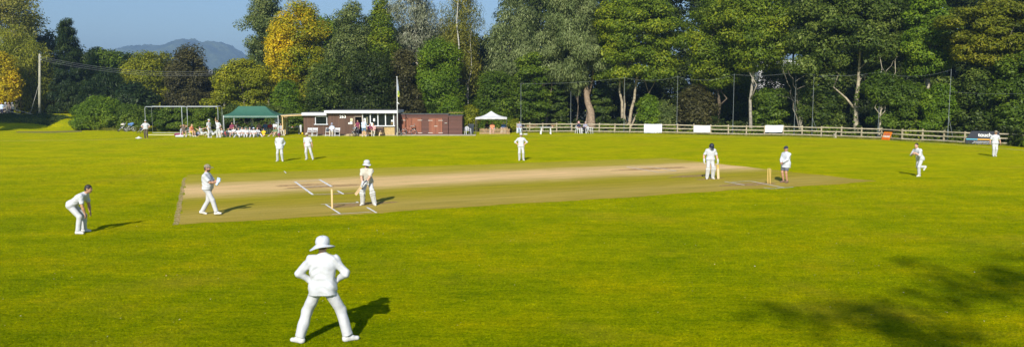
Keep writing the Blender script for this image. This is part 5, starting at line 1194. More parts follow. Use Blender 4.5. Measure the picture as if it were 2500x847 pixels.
# lean-to canopy of fresh timber on the pavilion's left
Mtimber = mat('fresh_timber', (.62, .44, .20), .7, .2, 4)
lt = thing('lean_to', 'fresh yellow timber lean-to canopy joined to the pavilion\'s left end', 'canopy', (PD(700, 300, 80).x, 80, 0)); lx = lt.location.x
for px, Y in ((690, 79.4), (695.8, 81.0), (700.5, 82.6)):
    MB().quadbox((PD(px, 300, Y).x - lx, Y - 80, PD(px, 284, Y).z / 2), (.11, .11, PD(px, 284, Y).z)).build('post', Mtimber, lt)
a = PD(686.5, 284.3, 79.3); b_ = PD(740, 281.6, 79.3); MB().beam((a.x - lx, -.7, a.z + .03), (b_.x - lx, -.7, b_.z + .03), .10, .13).build('beam', Mtimber, lt)
mb = MB(); mb.v = [Vector((a.x - lx - .1, -.8, a.z + .12)), Vector((b_.x - lx, -.8, b_.z + .10)), Vector((b_.x - lx, 2.9, b_.z + .10)), Vector((a.x - lx - .1, 2.9, a.z + .12))]; mb.v += [v + Vector((0, 0, .03)) for v in mb.v]; mb.f = [[0, 3, 2, 1], [4, 5, 6, 7], [0, 1, 5, 4], [1, 2, 6, 5], [2, 3, 7, 6], [3, 0, 4, 7]]; mb.build('roof', mat('roof_sheet', (.45, .40, .32), .7, .3, 3), lt)
# ------------------------------------------------------------------ sheds
Mshiplap = boards('shed_boards', (.080, .034, .024), (.130, .055, .040), .13, 'Z'); Mdoor = boards('shed_door_boards', (.19, .065, .034), (.29, .105, .055), .14, 'X'); Miron = mat('galvanised', (.55, .52, .46), .5)
def shed(label, p0, p1, ptop, Y, doors, depth=2.6, trim=True):
    x0 = PD(p0, 300, Y).x; x1 = PD(p1, 300, Y).x; zt = PD(1250, ptop, Y).z; r = thing('shed', label, 'shed', ((x0 + x1) / 2, Y, 0)); w = x1 - x0; cx = r.location.x
    MB().quadbox((0, depth / 2, zt / 2), (w, depth, zt)).build('wall', Mshiplap, r)
    mb = MB(); mb.quadbox((0, depth / 2, zt + .04), (w + .16, depth + .2, .06)); mb.build('roof', Mroof, r)
    mb = MB(); mb.quadbox((0, -.02, zt - .05), (w + .08, .04, .16)); mb.build('bargeboard', mat('barge_brown', (.11, .038, .03), .7), r)
    for d0, d1, zt_ in doors:
        a = PD(d0, 300, Y).x - cx; c = PD(d1, 300, Y).x - cx; zz_ = PD(1250, zt_, Y).z; m_ = (a + c) / 2
        for q0, q1, s in ((a, m_ - .01, 1), (m_ + .01, c, -1)):
            dd = MB().quadbox(((q0 + q1) / 2, -.035, zz_ / 2 + .04), (q1 - q0, .05, zz_ - .1)).build('door', Mdoor, r)
            for zh in (.22, zz_ - .25):
                e_ = q0 if s == 1 else q1; MB().quadbox((e_ + s * .22 - s * .06, -.068, zh), (.48, .012, .05)).build('hinge', Miron, dd)
        MB().quadbox((m_ + .04, -.075, zz_ * .52), (.34, .02, .06)).build('bolt', Miron, r)
    return r
shed('long red-brown boarded shed with two pairs of orange-brown doors', 975, 1094, 280, 80.6, [(981.5, 1029, 288), (1047, 1079.5, 288.5)])
s2 = shed('narrow red-brown shed at the right end of the row with a mossy top', 1095.3, 1128, 283.2, 80.5, [])
MB().quadbox((.85, -.03, 1.15), (.0, .0, .0)) if False else None
MB().quadbox((-1.0, -.03, 1.25), (.26, .03, .05)).build('bolt', Miron, s2)
mb = MB()
rg = np.random.default_rng(5)
for k in range(160): 
    q = Vector((rg.uniform(-.7, .72), rg.uniform(-.12, 2.4), 2.27 + rg.uniform(0, .06))); mb.tube([q, q + Vector((rg.normal() * .04, rg.normal() * .04, .07))], [.05, .01], 4)
w2 = mb.build('moss', mat('moss', (.22, .20, .04), .95, .4, 5), s2)
# ------------------------------------------------------------------ tents
Mtg = mat('marquee_green', (.035, .125, .080), .6, .12, 1.2, .25, 4); Mpole = mat('tent_pole', (.60, .62, .64), .4)
def canopy(name, label, cat, p0, p1, pe, pv, ridge, rpy, Y0, depth, m, legs_px, Mpole=None, lw=.05):
    Mpole = Mpole or globals()['Mpole']
    x0 = PD(p0, 300, Y0).x; x1 = PD(p1, 300, Y0).x; ze = PD(1250, pe, Y0).z; zv = PD(1250, pv, Y0).z; cx = (x0 + x1) / 2; r = thing(name, label, cat, (cx, Y0, 0)); hw = (x1 - x0) / 2
    rl = [PD(q, 300, Y0 + depth / 2).x - cx for q in ridge]; zr = PD(1250, rpy, Y0 + depth / 2).z
    n = 9; V = []; Qd = []
    def patch(A, B, C, D, sag):
        s0 = len(V)
        for i in range(n):
            for j in range(n):
                s, t = i / (n - 1), j / (n - 1); p = (A * (1 - s) + B * s) * (1 - t) + (D * (1 - s) + C * s) * t; p = p - Vector((0, 0, 1)) * sag * math.sin(math.pi * t) - Vector((0, 0, 1)) * .03 * math.sin(math.pi * s) * (1 - t); V.append(tuple(p))
        for i in range(n - 1):
            for j in range(n - 1): a = s0 + i * n + j; Qd.append((a, a + n, a + n + 1, a + 1))
    c = [Vector((-hw, 0, ze)), Vector((hw, 0, ze)), Vector((hw, depth, ze)), Vector((-hw, depth, ze))]; RL = Vector((rl[0], depth / 2, zr)); RR = Vector((rl[1], depth / 2, zr)); sg = (zr - ze) * .20
    patch(c[0], c[1], RR, RL, sg); patch(c[1], c[2], RR, RR, sg); patch(c[2], c[3], RL, RR, sg); patch(c[3], c[0], RL, RL, sg)
    np_mesh('roof', np.array(V), np.array(Qd), m, r, True)
    mb = MB(); h = ze - zv
    for a, b_ in ((0, 1), (1, 2), (2, 3), (3, 0)):
        A, B = c[a], c[b_]; k = 12
        for i in range(k):
            p = A.lerp(B, i / k); q = A.lerp(B, (i + 1) / k); w = .012 * math.sin(i * 2.1); w2_ = .012 * math.sin((i + 1) * 2.1); d_ = (B - A).normalized().cross(Vector((0, 0, 1)))
            mb.poly([p - Vector((0, 0, h)) + d_ * w, q - Vector((0, 0, h)) + d_ * w2_, q, p])
    mb.build('valance', m, r)
    for q in c: MB().quadbox((q.x * .99, q.y + (.02 if q.y == 0 else -.02), ze / 2), (lw, lw, ze)).build('leg', Mpole, r)
    for q, yy in legs_px: MB().quadbox((PD(q, 300, Y0 + yy).x - cx, yy, ze / 2), (.05, .05, ze)).build('leg', Mpole, r)
    mb = MB()
    for a, b_ in ((0, 1), (1, 2), (2, 3), (3, 0)): mb.tube([c[a] - Vector((0, 0, .12)), c[b_] - Vector((0, 0, .12))], .015, 5)
    mb.build('truss', Mpole, r); return r
canopy('marquee', 'green pop-up marquee with a sloping roof over seated players', 'marquee', 545.5, 680, 282, 287.8, (584, 649), 259.5, 79.0, 3.0, Mtg, [(613.5, 3.0), (617, 0.05 + 2.6)])
Mtw = mat('gazebo_white', (.60, .60, .61), .6, .06, 1.2, .2, 4)
gz_ = canopy('gazebo', 'small white pointed gazebo behind a picket fence', 'gazebo', 1160.5, 1237.5, 288, 291.6, (1199, 1199.6), 271.5, 82.3, 3.3, Mtw, [], mat('gazebo_pole', (.10, .09, .08), .5), .035)
# picket fence
Mpk = mat('picket_timber', (.46, .30, .16), .8, .35, 6)
pk = thing('picket_fence', 'low rustic wooden picket fence in front of the white gazebo', 'fence', (PD(1207, 300, 81.6).x, 81.6, 0)); kx = pk.location.x
rg = np.random.default_rng(8)
for i in range(27):
    px = 1172 + i * 2.75; x = PD(px, 300, 81.6).x - kx; h = rg.uniform(.60, .74) + (.12 if i > 14 and i % 3 == 0 else 0)
    mb = MB(); mb.prism([(x - .032, -.02, 0), (x + .032, -.02, 0), (x + .030 + rg.normal() * .01, -.02, h - .05), (x + rg.normal() * .01, -.02, h), (x - .034, -.02, h - .05)], .03); mb.build('picket', Mpk, pk)
for z in (.16, .52): MB().quadbox((PD(1208, 300, 81.6).x - kx, .035, z), (3.3, .03, .06)).build('rail', Mpk, pk)
# ------------------------------------------------------------------ furniture
Mplw = mat('plastic_white', (.66, .67, .70), .35, .04, 3); Mplg = mat('plastic_grey', (.62, .64, .60), .4)
def plastic_chair(label, px, py, face, base=None, m=None, arched=True):
    m = m or Mplw; r = thing('plastic_chair', label, 'chair', base or G(px, py), face, 'white plastic garden chairs')
    mb = MB(); mb.quadbox((0, .02, .43), (.46, .44, .03)); mb.build('seat', m, r, bevel=.012)
    n = 9; V = []; 
    mbb = MB()
    for k in range(n):
        a = math.pi * k / (n - 1); x = -.23 * math.cos(a); zt = .43 + .10 + .32 * math.sin(a) ** .6
        yb = -.18 - .06 * math.sin(a); 
        if k < n - 1:
            a2 = math.pi * (k + 1) / (n - 1); x2 = -.23 * math.cos(a2); zt2 = .53 + .32 * math.sin(a2) ** .6; yb2 = -.18 - .06 * math.sin(a2)
            mbb.beam((x, yb - .05, zt), (x2, yb2 - .05, zt2), .035, .05)
    for x in np.linspace(-.17, .17, 6): mbb.beam((x, -.19, .43), (x * 1.08, -.27 - .02 * (1 - abs(x) * 4), .52 + .30 * math.sqrt(max(0, 1 - (x / .23) ** 2)) ** .7), .035, .014, (0, 1, 0))
    mbb.build('backrest', m, r)
    for s in (-1, 1):
        mb = MB(); mb.tube([(s * .24, -.2, .62), (s * .28, 0, .65), (s * .27, .2, .64), (s * .25, .23, .58)], .022, 6); mb.build('armrest', m, r, True)
        MB().beam((s * .25, .22, .62), (s * .27, .25, 0), .05, .035).build('leg', m, r); MB().beam((s * .22, -.2, .43), (s * .26, -.27, 0), .05, .035).build('leg', m, r)
    return r
def folding_chair(label, px, py, face=180):
    r = thing('folding_chair', label, 'chair', G(px, py), face, 'white folding chairs along the pavilion'); m = Mplw
    MB().quadbox((0, 0, .45), (.42, .38, .03)).build('seat', m, r, bevel=.01)
    MB().quadbox((0, -.22, .74), (.44, .02, .20)).build('backrest', m, r, bevel=.008); 
    for s in (-1, 1):
        MB().beam((s * .22, -.25, .86), (s * .22, .20, 0), .03, .035).build('leg', m, r); MB().beam((s * .205, .12, .44), (s * .205, -.24, 0), .025, .03).build('leg', m, r)
    MB().beam((-.22, .16, .10), (.22, .16, .10), .03, .045).build('stretcher', m, r); MB().beam((-.2, -.17, .56), (.2, -.17, .56), .03, .03).build('cross_bar', m, r); return r
folding_chair('leftmost white folding chair under the pavilion\'s small window', 756.5, 332.8); folding_chair('white folding chair second from the left along the pavilion', 769.3, 332.8)
fc = folding_chair('white folding chair with a dark bag on it, left of the seated old man', 800.5, 332.8); folding_chair('white folding chair the elderly man sits on', 811.5, 332.8); folding_chair('empty white folding chair right of the seated old man', 824, 332.8)
V, Q = sdf_mesh([ell((0, 0, 0), (.17, .12, .19), k=.02), ell((0, .1, -.05), (.12, .07, .11), k=.03)], .02)
g = G(800.5, 332.8); o = np_mesh('backpack', V, Q, mat('bag_dark', (.05, .06, .08), .8), None, True); o.location = (g.x, g.y - .03, .65); tag(o, 'dark rounded rucksack resting on a white folding chair', 'bag')
plastic_chair('white plastic chair under the person shading their eyes', 447.5, 334, 210); plastic_chair('white plastic chair under the blonde person', 466, 333.4, -120)
plastic_chair('empty arched grey-white chair under the marquee, left of the small table', 597.5, 329.5, 172, m=Mplg); plastic_chair('empty arched chair with a blue towel, right of the small table', 616, 329.5, 190)
plastic_chair('arched white chair behind the third player from the left', 583, 329, 180, m=Mplg)
for lab, px, py, f in [('white chair of the maroon-shirted person', 567, 328.4, 175), ('white chair of the pink-topped person under the marquee', 633, 327.9, 190), ('white chair of the blue-shirted person under the marquee', 648, 327.4, 170),
                       ('white chair of the red-shirted person', 660, 327.4, 175), ('white chair of the dark-haired person right of the marquee', 686, 330.9, 220), ('white chair of the orange-topped person in the gazebo', 1202, 326.4, 180),
                       ('white chair of the dark-clothed person in the gazebo', 1189, 324.9, 170), ('white chair of the light blue shirted person in the gazebo', 1229, 325.9, 185), ('white chair beside the wheelchair', 1268, 324.9, 175),
                       ('white chair of the navy-topped person', 1412, 325.9, 205), ('white chair of the checked-shirted person', 1427, 325.4, 150)]:
    plastic_chair(lab, px, py, f)
plastic_chair('white plastic chair standing on the grass right of the sheds', 1142, 328.8, 205); plastic_chair('white plastic chair tipped behind another beside the sheds', 1136.5, 328.5, 150); plastic_chair('empty white plastic chair right of the two people by the leaning trunk', 1440, 326.6, 240)
# small table and trestle tables
def table(name, label, px, py, w, d, h, m, mleg, rotz=0, cat='table'):
    r = thing(name, label, cat, G(px, py), rotz); MB().quadbox((0, 0, h), (w, d, .045)).build('tabletop', m, r, bevel=.01)
    for sx in (-1, 1):
        for sy in (-1, 1): MB().beam((sx * w * .36, sy * d * .36, h), (sx * w * .40, sy * d * .42, 0), .09, .06).build('leg', mleg, r)
    return r
table('plastic_table', 'white plastic table standing on the grass in front of the rail fence', 1332, 327.6, 1.35, .9, .74, Mplw, Mplw, 4)
table('side_table', 'small pale table between the two empty arched chairs', 607, 328.6, .7, .6, .68, Mplg, Mplg)
tt = table('trestle_table', 'folding table laid with white plates beside the lean-to posts', 717, 327.5, 1.75, .8, .74, Mplw, mat('trestle_leg', (.2, .2, .2), .5))
g = G(717, 327.5); o = MB().quadbox((g.x + .05, g.y, .80), (.35, .3, .06)).build('tray', COL['red'], None); tag(o, 'red tray on the folding table by the lean-to', 'tray')
V, Q = sdf_mesh([ell((0, 0, 0), (.24, .2, .08), k=.02), ell((.3, .05, 0), (.16, .15, .06), k=.02)], .02); o = np_mesh('cloth_bundle', V, Q, CW, None, True); o.location = (g.x + .45, g.y, .80); tag(o, 'white cloth bundle on the folding table', 'cloth')
# picnic benches of raw timber
Mraw = mat('picnic_timber', (.62, .38, .20), .75, .2, 5)
def picnic(label, px, py, rz):
    r = thing('picnic_table', label, 'picnic table', G(px, py), rz, 'timber picnic tables by the rail fence')
    for k in range(4): MB().quadbox((0, -.3 + k * .2, .72), (1.5, .17, .04)).build('tabletop', Mraw, r)
    for s in (-1, 1): MB().quadbox((0, s * .72, .44), (1.5, .24, .04)).build('bench_seat', Mraw, r)
    for x in (-.55, .55):
        for s in (-1, 1): MB().beam((x, s * .28, .70), (x, s * .62, 0), .09, .045).build('leg', Mraw, r)
        MB().beam((x, -.78, .40), (x, .78, .40), .09, .045).build('brace', Mraw, r)
picnic('raw timber picnic table behind the left end of the rail fence', 1296, 321.5, 25); picnic('raw timber picnic table half hidden by the fence right of the plastic table', 1361, 321.5, -10)
# dark slatted bench and bat
Mbench = boards('bench_wood', (.055, .03, .022), (.10, .055, .04), .3, 'X', gap=0)
bn = thing('bench', 'dark slatted wooden bench below the pavilion windows', 'bench', G(915, 331.9), 180)
for k in range(4): MB().quadbox((0, .05 + k * .12 - .1, .43), (1.75, .10, .03)).build('seat_slat', Mbench, bn)
for k in range(4): MB().quadbox((0, -.22 - k * .03, .56 + k * .11), (1.75, .025, .085)).build('back_slat', Mbench, bn)
for x in (-.82, .82):
    MB().beam((x, .28, .62), (x, .30, 0), .06, .06).build('leg', Mbench, bn); MB().beam((x, -.18, .0), (x, -.34, .95), .06, .06).build('leg', Mbench, bn); MB().beam((x, -.26, .62), (x, .32, .62), .06, .05).build('armrest', Mbench, bn)
a = G(925.5, 332.3); bat('cricket_bat', 'spare bat leaning against the right end of the dark bench', Vector((a.x + .22, a.y + .12, .86)), Vector((a.x, a.y, .01)), (0, -1, 0), Mgrip_n)
# bicycle
def bicycle(name, label, px, py, rz, frame, cat='bicycle', s=1.0):
    r = thing(name, label, cat, G(px, py), rz, None, s); Mt = mat('tyre', (.03, .03, .03), .8); Mm = mat('rim_metal', (.6, .6, .6), .35, metal=.8)
    for x in (-.52, .52):
        w = MB().ring((x, 0, .33), .32, .025).build('wheel', Mt, r, True); MB().ring((x, 0, .33), .285, .010).build('rim', Mm, w, True)
        mb = MB()
        for k in range(12): an = k * math.pi / 6; mb.tube([(x, 0, .33), (x + math.cos(an) * .28, 0, .33 + math.sin(an) * .28)], .003, 3)
        mb.build('spokes', Mm, w)
    mb = MB(); bb = (-.06, 0, .30); st = (-.18, 0, .78); hd = (.34, 0, .82); hd2 = (.37, 0, .68)
    for a_, b_ in ((bb, st), (st, hd), (bb, hd2), (hd, hd2), ((-.52, 0, .33), bb), ((-.52, 0, .33), st)): mb.tube([a_, b_], .020, 8)
    mb.build('frame', frame, r, True); mb = MB(); mb.tube([(.35, 0, .72), (.45, 0, .5), (.52, 0, .33)], .016, 6); mb.build('fork', Mm, r, True)
    MB().tube([(.33, -.28, 1.0), (.37, -.05, .95), (.34, 0, .84), (.37, .05, .95), (.33, .28, 1.0)], .014, 6).build('handlebar', Mt, r, True); mb = MB(); mb.quadbox((-.21, 0, .93), (.26, .12, .06)); mb.build('saddle', Mt, r, bevel=.02); MB().tube([st, (-.20, 0, .92)], .014, 6).build('seat_post', Mm, r)
    MB().ring((-.06, 0, .30), .09, .010).build('chainring', Mm, r); return r
bk = bicycle('bicycle', 'silver and red bicycle with a child seat parked by the shed doors', 998, 330.2, 180, mat('bike_red', (.45, .20, .14), .4))
MB().quadbox((-.42, 0, .95), (.34, .26, .06)).build('child_seat', mat('seat_shell', (.25, .24, .22), .6), bk, bevel=.02); MB().quadbox((-.60, 0, 1.08), (.05, .26, .28)).build('child_seat_back', mat('seat_shell', (.25, .24, .22), .6), bk, bevel=.02)
# line marker beside the flagpole
lm = thing('line_marker', 'small pitch line-marking trolley with a pale wheel by the flagpole', 'trolley', G(973.5, 331.2), 200); MB().quadbox((0, 0, .35), (.3, .5, .28)).build('tank', mat('marker_tank', (.14, .10, .08), .6), lm, bevel=.03)
for x in (-.2, .2): MB().ring((x, .12, .17), .12, .045, 'X').build('wheel', mat('pale_wheel', (.60, .55, .50), .7), lm, True)
MB().tube([(-.12, -.2, .45), (-.12, -.55, .95), (.12, -.55, .95), (.12, -.2, .45)], .015, 6).build('handle', Miron, lm)
# pushchairs
def pushchair(label, px, py, rz, hood, seatm):
    r = thing('pushchair', label, 'pushchair', G(px, py), rz, 'parked pushchairs'); Mt = mat('tyre', (.03, .03, .03), .8); mb = MB()
    for s in (-.22, .22): mb.tube([(s, -.42, 1.0), (s, -.2, .62), (s, .38, .15)], .014, 6); mb.tube([(s, .1, .55), (s, -.32, .16)], .014, 6)
    mb.tube([(-.22, -.42, 1.0), (.22, -.42, 1.0)], .018, 6); mb.build('frame', mat('pram_frame', (.7, .7, .72), .35, metal=.5), r, True)
    for x in (-.25, .25):
        for y, q in ((-.32, .14), (.38, .10)): MB().ring((x, y, q), q - .02, .022, 'X', 16).build('wheel', Mt, r, True)
    V, Q = sdf_mesh([seg((-.14, .12, .42), (.14, .12, .42), .09, .09), seg((-.14, -.14, .50), (.14, -.14, .50), .08, .08), seg((-.14, -.22, .78), (.14, -.22, .78), .05, .05, .2)], .025); np_mesh('seat', V, Q, seatm, r, True)
    n = 8; V = []; 
    for i in range(n):
        a_ = R(15 + i * 15); 
        for j in range(9):
            b_ = math.pi * j / 8; V.append((-.22 * math.cos(b_), -.16 + math.cos(a_) * .30 * math.sin(b_) ** .5 * 1.0, .72 + math.sin(a_) * .26 * math.sin(b_) ** .5))
    Qd = [(i * 9 + j, i * 9 + j + 1, (i + 1) * 9 + j + 1, (i + 1) * 9 + j) for i in range(n - 1) for j in range(8)]; np_mesh('hood', np.array(V), np.array(Qd), hood, r, True); return r
pushchair('pushchair with a pale blanket parked by the pavilion step', 865, 333, 60, COL['grey'], COL['dark']); pushchair('pushchair with a cream hood parked among the brambles', 298, 321.5, 120, COL['cream'], COL['dark'])
pushchair('dark pushchair right behind the man in brown trousers', 347, 325.5, 150, COL['grey'], COL['navy'])
b2 = bicycle('bicycle', 'pale bicycle draped with a blue blanket by the brambles', 318, 321.5, 10, mat('bike_silver', (.55, .55, .58), .3), s=.8)
g = G(320, 321.5); V, Q = sdf_mesh([seg((-.2, 0, .05), (.25, 0, .12), .12, .16, .05), seg((.1, -.08, -.12), (.25, -.06, .1), .06, .1, .05)], .02); o = np_mesh('blanket', V, Q, COL['blue'], None, True); o.location = (g.x, g.y, .78); tag(o, 'blue blanket bundled over the pale bicycle', 'blanket')
# wheelchair
wc = thing('wheelchair', 'wheelchair parked by the left end of the rail fence', 'wheelchair', G(1278, 324.5), 200); Mt = mat('tyre', (.03, .03, .03), .8)
for s in (-.3, .3):
    w = MB().ring((s, -.1, .31), .29, .02, 'X').build('wheel', Mt, wc, True); mb = MB(); [mb.tube([(s, -.1, .31), (s, -.1 + math.cos(k * math.pi / 6) * .28, .31 + math.sin(k * math.pi / 6) * .28)], .004, 3) for k in range(12)]; mb.build('spokes', mat('rim_metal', (.6, .6, .6), .35, metal=.8), w)
    MB().ring((s * .8, .38, .1), .08, .018, 'X', 14).build('caster', Mt, wc, True)
    MB().tube([(s * .85, -.3, .95), (s * .85, -.28, .5), (s * .85, .3, .5), (s * .85, .42, .12)], .013, 6).build('side_frame', Miron, wc, True)
MB().quadbox((0, 0, .5), (.46, .42, .04)).build('seat', COL['dark'], wc); MB().quadbox((0, -.28, .74), (.46, .03, .42)).build('backrest', COL['dark'], wc)
# wheelie bin
wb = thing('wheelie_bin', 'dark grey wheelie bin between the sheds and the gazebo', 'bin', G(1150, 327), 190); mb = MB(); mb.v = [Vector(p) for p in ((-.24, -.28, .06), (.24, -.28, .06), (.24, .28, .06), (-.24, .28, .06), (-.30, -.36, 1.0), (.30, -.36, 1.0), (.30, .36, 1.0), (-.30, .36, 1.0))]
mb.f = [[0, 3, 2, 1], [4, 5, 6, 7], [0, 1, 5, 4], [1, 2, 6, 5], [2, 3, 7, 6], [3, 0, 4, 7]]; mb.build('body', mat('bin_grey', (.035, .045, .06), .5, .2, 4), wb, bevel=.02); MB().quadbox((0, -.02, 1.035), (.64, .78, .06)).build('lid', mat('bin_lid', (.06, .07, .09), .5), wb, bevel=.02)
for s in (-.26, .26): MB().ring((s, -.30, .10), .075, .03, 'X', 14).build('wheel', Mt, wb, True)
# bags and small things
def soft(name, label, cat, px, py, prims, m, z=0.0, rz=0):
    V, Q = sdf_mesh(prims, .018); o = np_mesh(name, V, Q, m, None, True); g = G(px, py); o.location = (g.x, g.y, z); o.rotation_euler = (0, 0, R(rz)); tag(o, label, cat); return o
soft('kit_bag', 'long white kit bag lying on the grass left of the seated spectators', 'bag', 439, 335.3, [seg((-.34, 0, .11), (.32, 0, .11), .11, .12, .05), ell((.05, 0, .2), (.18, .1, .06))], CW)
soft('kit_bag', 'dark red and navy kit bag behind the white one', 'bag', 437, 333.2, [seg((-.3, 0, .18), (.3, 0, .2), .17, .15, .05)], COL['maroon'])
soft('kit_bag', 'purple-grey bags heaped between two seated spectators', 'bag', 481, 332.6, [seg((-.2, 0, .2), (.2, 0, .18), .19, .16, .05), ell((.1, .05, .34), (.16, .14, .12))], COL['check'])
soft('cool_box', 'red bag by the left leg of the marquee', 'bag', 549, 331.8, [seg((-.16, 0, .2), (.16, 0, .2), .2, .2, .05), seg((-.1, 0, .36), (.16, 0, .40), .05, .04)], COL['red'])
soft('boundary_marker', 'flat white boundary marker on the line at far left', 'marker', 339, 338.4, [ell((0, 0, .05), (.34, .2, .06), k=.01), seg((0, 0, .03), (0, 0, .09), .2, .12, .05)], CPad)
soft('boundary_marker', 'small white boundary marker above the hands-on-hips fielder\'s cap', 'marker', 1283, 329.2, [ell((0, 0, .05), (.24, .16, .08), k=.01), seg((-.3, 0, .03), (.1, 0, .04), .02, .03)], CPad)
soft('football', 'yellow ball on the grass by the pavilion corner', 'ball', 738.5, 328.5, [ell((0, 0, .11), (.11, .11, .11))], COL['yellow'])
soft('water_bottle', 'small white bottle at the foot of the dark bench', 'bottle', 912.5, 333, [seg((0, 0, .03), (0, 0, .2), .05, .04, .01), seg((0, 0, .2), (0, 0, .28), .02, .02, .01)], CPad)
soft('towel', 'navy and blue towel draped over the right arched chair', 'towel', 616, 329.5, [seg((-.2, .0, .78), (.15, .02, .86), .08, .09, .05), seg((-.15, .08, .55), (.1, .1, .7), .07, .09, .05)], COL['navy'])
soft('towel', 'white towel hanging by the pavilion corner', 'towel', 735, 330, [seg((0, 0, .95), (.02, 0, .35), .14, .08, .05)], CW)
cf = thing('fan', 'round grey electric fan on a stand beside the right tent pole', 'fan', G(678.5, 330.5), 185); MB().lathe((0, 0, 0), [(.22, 0), (.2, .04), (.03, .06), (.02, 1.35)], 14).build('stand', Mplg, cf, True)
MB().lathe((0, 0, 1.55), [(.30, -.05), (.33, -.03), (.33, .03), (.30, .05)], 24, Matrix.Rotation(R(90), 3, 'X')).build('fan_head', mat('fan_grey', (.30, .33, .40), .6), cf, True)
sp_ = thing('score_board', 'small white board on a stand by the right tent pole', 'board', G(672, 330.5), 180); MB().quadbox((0, 0, 1.02), (.42, .03, .30)).build('panel', Mwhite, sp_); [MB().beam((s * .15, 0, .9), (s * .22, -.1, 0), .03, .03).build('leg', Miron, sp_) for s in (-1, 1)]
# deck chair for the recliner
dk = thing('deck_chair', 'low wooden deck chair with pale canvas under the reclining player', 'deck chair', G(493, 334.2), -70)
for s in (-.28, .28): MB().beam((s, -.55, .85), (s, .35, .12), .04, .05).build('side_rail', Mtimber, dk); MB().beam((s, -.45, 0), (s, .1, .45), .04, .04).build('leg', Mtimber, dk); MB().beam((s, .35, 0), (s, .2, .35), .04, .04).build('leg', Mtimber, dk)
MB().poly([(-.26, -.54, .82), (.26, -.54, .82), (.26, -.05, .30), (-.26, -.05, .30)]).poly([(-.26, -.05, .30), (.26, -.05, .30), (.26, .34, .26), (-.26, .34, .26)]).build('canvas', CC, dk)

# ------------------------------------------------------------------ cricket net frame
Mfr = mat('frame_paint', (.42, .46, .49), .4, .08, 3)
nf = thing('practice_net', 'tall grey-white tubular practice net frame left of the marquee', 'practice net', (PD(450, 300, 81).x, 81, 0)); nx = nf.location.x
YA, YB = 79.6, 82.9
def T(px, py, Y): q = PD(px, py, Y); return Vector((q.x - nx, Y - 81, q.z))
zf = PD(1250, 261, YA).z; zb = PD(1250, 259.5, YB).z
def TX(px, z, Y): return Vector((PD(px, 300, Y).x - nx, Y - 81, z))
MB().tube([TX(355.3, 0, YA), TX(355.3, zf - .15, YA), TX(357.5, zf, YA), TX(531, zf, YA), TX(533, zf - .15, YA), TX(533, 0, YA)], .030, 8).build('front_hoop', Mfr, nf, True)
MB().tube([TX(445, 0, YA), TX(445, zf, YA)], .030, 8).build('upright', Mfr, nf, True)
MB().tube([TX(371.8, .04, YB), TX(371.8, zb, YB), TX(543, zb, YB), TX(543, .04, YB)], .022, 8).build('rear_hoop', Mfr, nf, True)
MB().tube([TX(458, 0, YB), TX(458, zb, YB)], .026, 8).build('upright', Mfr, nf, True)
MB().tube([TX(371.8, .12, YB), TX(543, .12, YB)], .028, 8).build('base_rail', Mfr, nf, True)
MB().tube([TX(360, .05, YA), TX(533, .05, YA)], .04, 8).build('base_rail', mat('frame_cream', (.62, .58, .40), .6), nf, True)
for pa, pb in ((355.3, 371.8), (445, 458), (533, 543)): MB().tube([TX(pa, zf, YA), TX(pb, zb, YB)], .028, 6).build('top_rail', mat('frame_dark', (.10, .12, .14), .5), nf, True)

# ------------------------------------------------------------------ flagpole, utility pole
Mgalv = mat('pole_silver', (.62, .63, .62), .4, .1, 4)
g = G(970.8, 332.6); fp = thing('flagpole', 'tall slim silver flagpole at the pavilion\'s right corner', 'flagpole', g); zt = PD(971, 190, g.y).z
MB().tube([(0, 0, 0), (0, 0, 1.5), (.02, 0, zt)], [.055, .05, .03], 10).build('pole', Mgalv, fp, True); MB().lathe((.02, 0, zt), [(.02, 0), (.06, .04), (.05, .1), (.01, .13)], 12).build('finial', Mwhite, fp, True); MB().beam((.03, -.03, PD(1250, 250, g.y).z), (.22, -.05, PD(1250, 254, g.y).z), .05, .06).build('cleat', Mwhite, fp)
mb = MB(); n = 14; zb_ = PD(1250, 233, g.y).z
for i in range(n + 1):
    t = i / n; z = zt - .1 + (zb_ - zt) * t; w = (.06 + .20 * t) if t < .72 else (.26 - .28 * (t - .72)); 
    for j in range(5): s = j / 4; mb.v.append(Vector((.04 + w * s, .07 * math.sin(s * 9 + t * 4), z - .12 * s)))
ctop = MB(); ctop.v = mb.v
for i in range(n):
    for j in range(4): (mb.f if i < n * .62 else ctop.f).append([i * 5 + j, i * 5 + j + 1, (i + 1) * 5 + j + 1, (i + 1) * 5 + j])
fl_ = thing('flag', 'limp flag with grey-blue upper part and yellow and green lower part', 'flag', g); mb.build('upper_panel', mat('flag_blue', (.30, .36, .46), .7, .4, 4), fl_, True); ctop.build('lower_panel', mat('flag_yellow', (.62, .52, .04), .7, .9, 3, c2=(.10, .22, .04)), fl_, True)
g = PD(97, 283, 100.5); g.z = gz(g.x, g.y); up_ = thing('utility_pole', 'weathered wooden utility pole at the left end of the ground', 'utility pole', g); zt = PD(97, 134, 100.5).z - g.z
pl_ = PD(97, 134, 100.5).x - g.x; MB().tube([(0, 0, -.3), (pl_ * .36, 0, 3), (pl_, 0, zt)], [.17, .16, .125], 12).build('pole', mat('pole_wood', (.40, .38, .27), .85, .3, 3), up_, True); MB().lathe((pl_, 0, zt), [(.13, 0), (.13, .03), (.05, .10)], 12).build('cap', Miron, up_)
for k, z in enumerate((.25, .65)): MB().lathe((pl_ + .14, 0, zt - z), [(.02, -.05), (.05, -.02), (.05, .03), (.02, .06)], 10).build('insulator', Mwhite, up_)
MB().tube([(pl_ * .6, 0, zt - 3.4), (-1.55, .4, .0)], .022, 5).build('stay_wire', Miron, up_)
Mwire = mat('wire', (.10, .11, .12), .5)
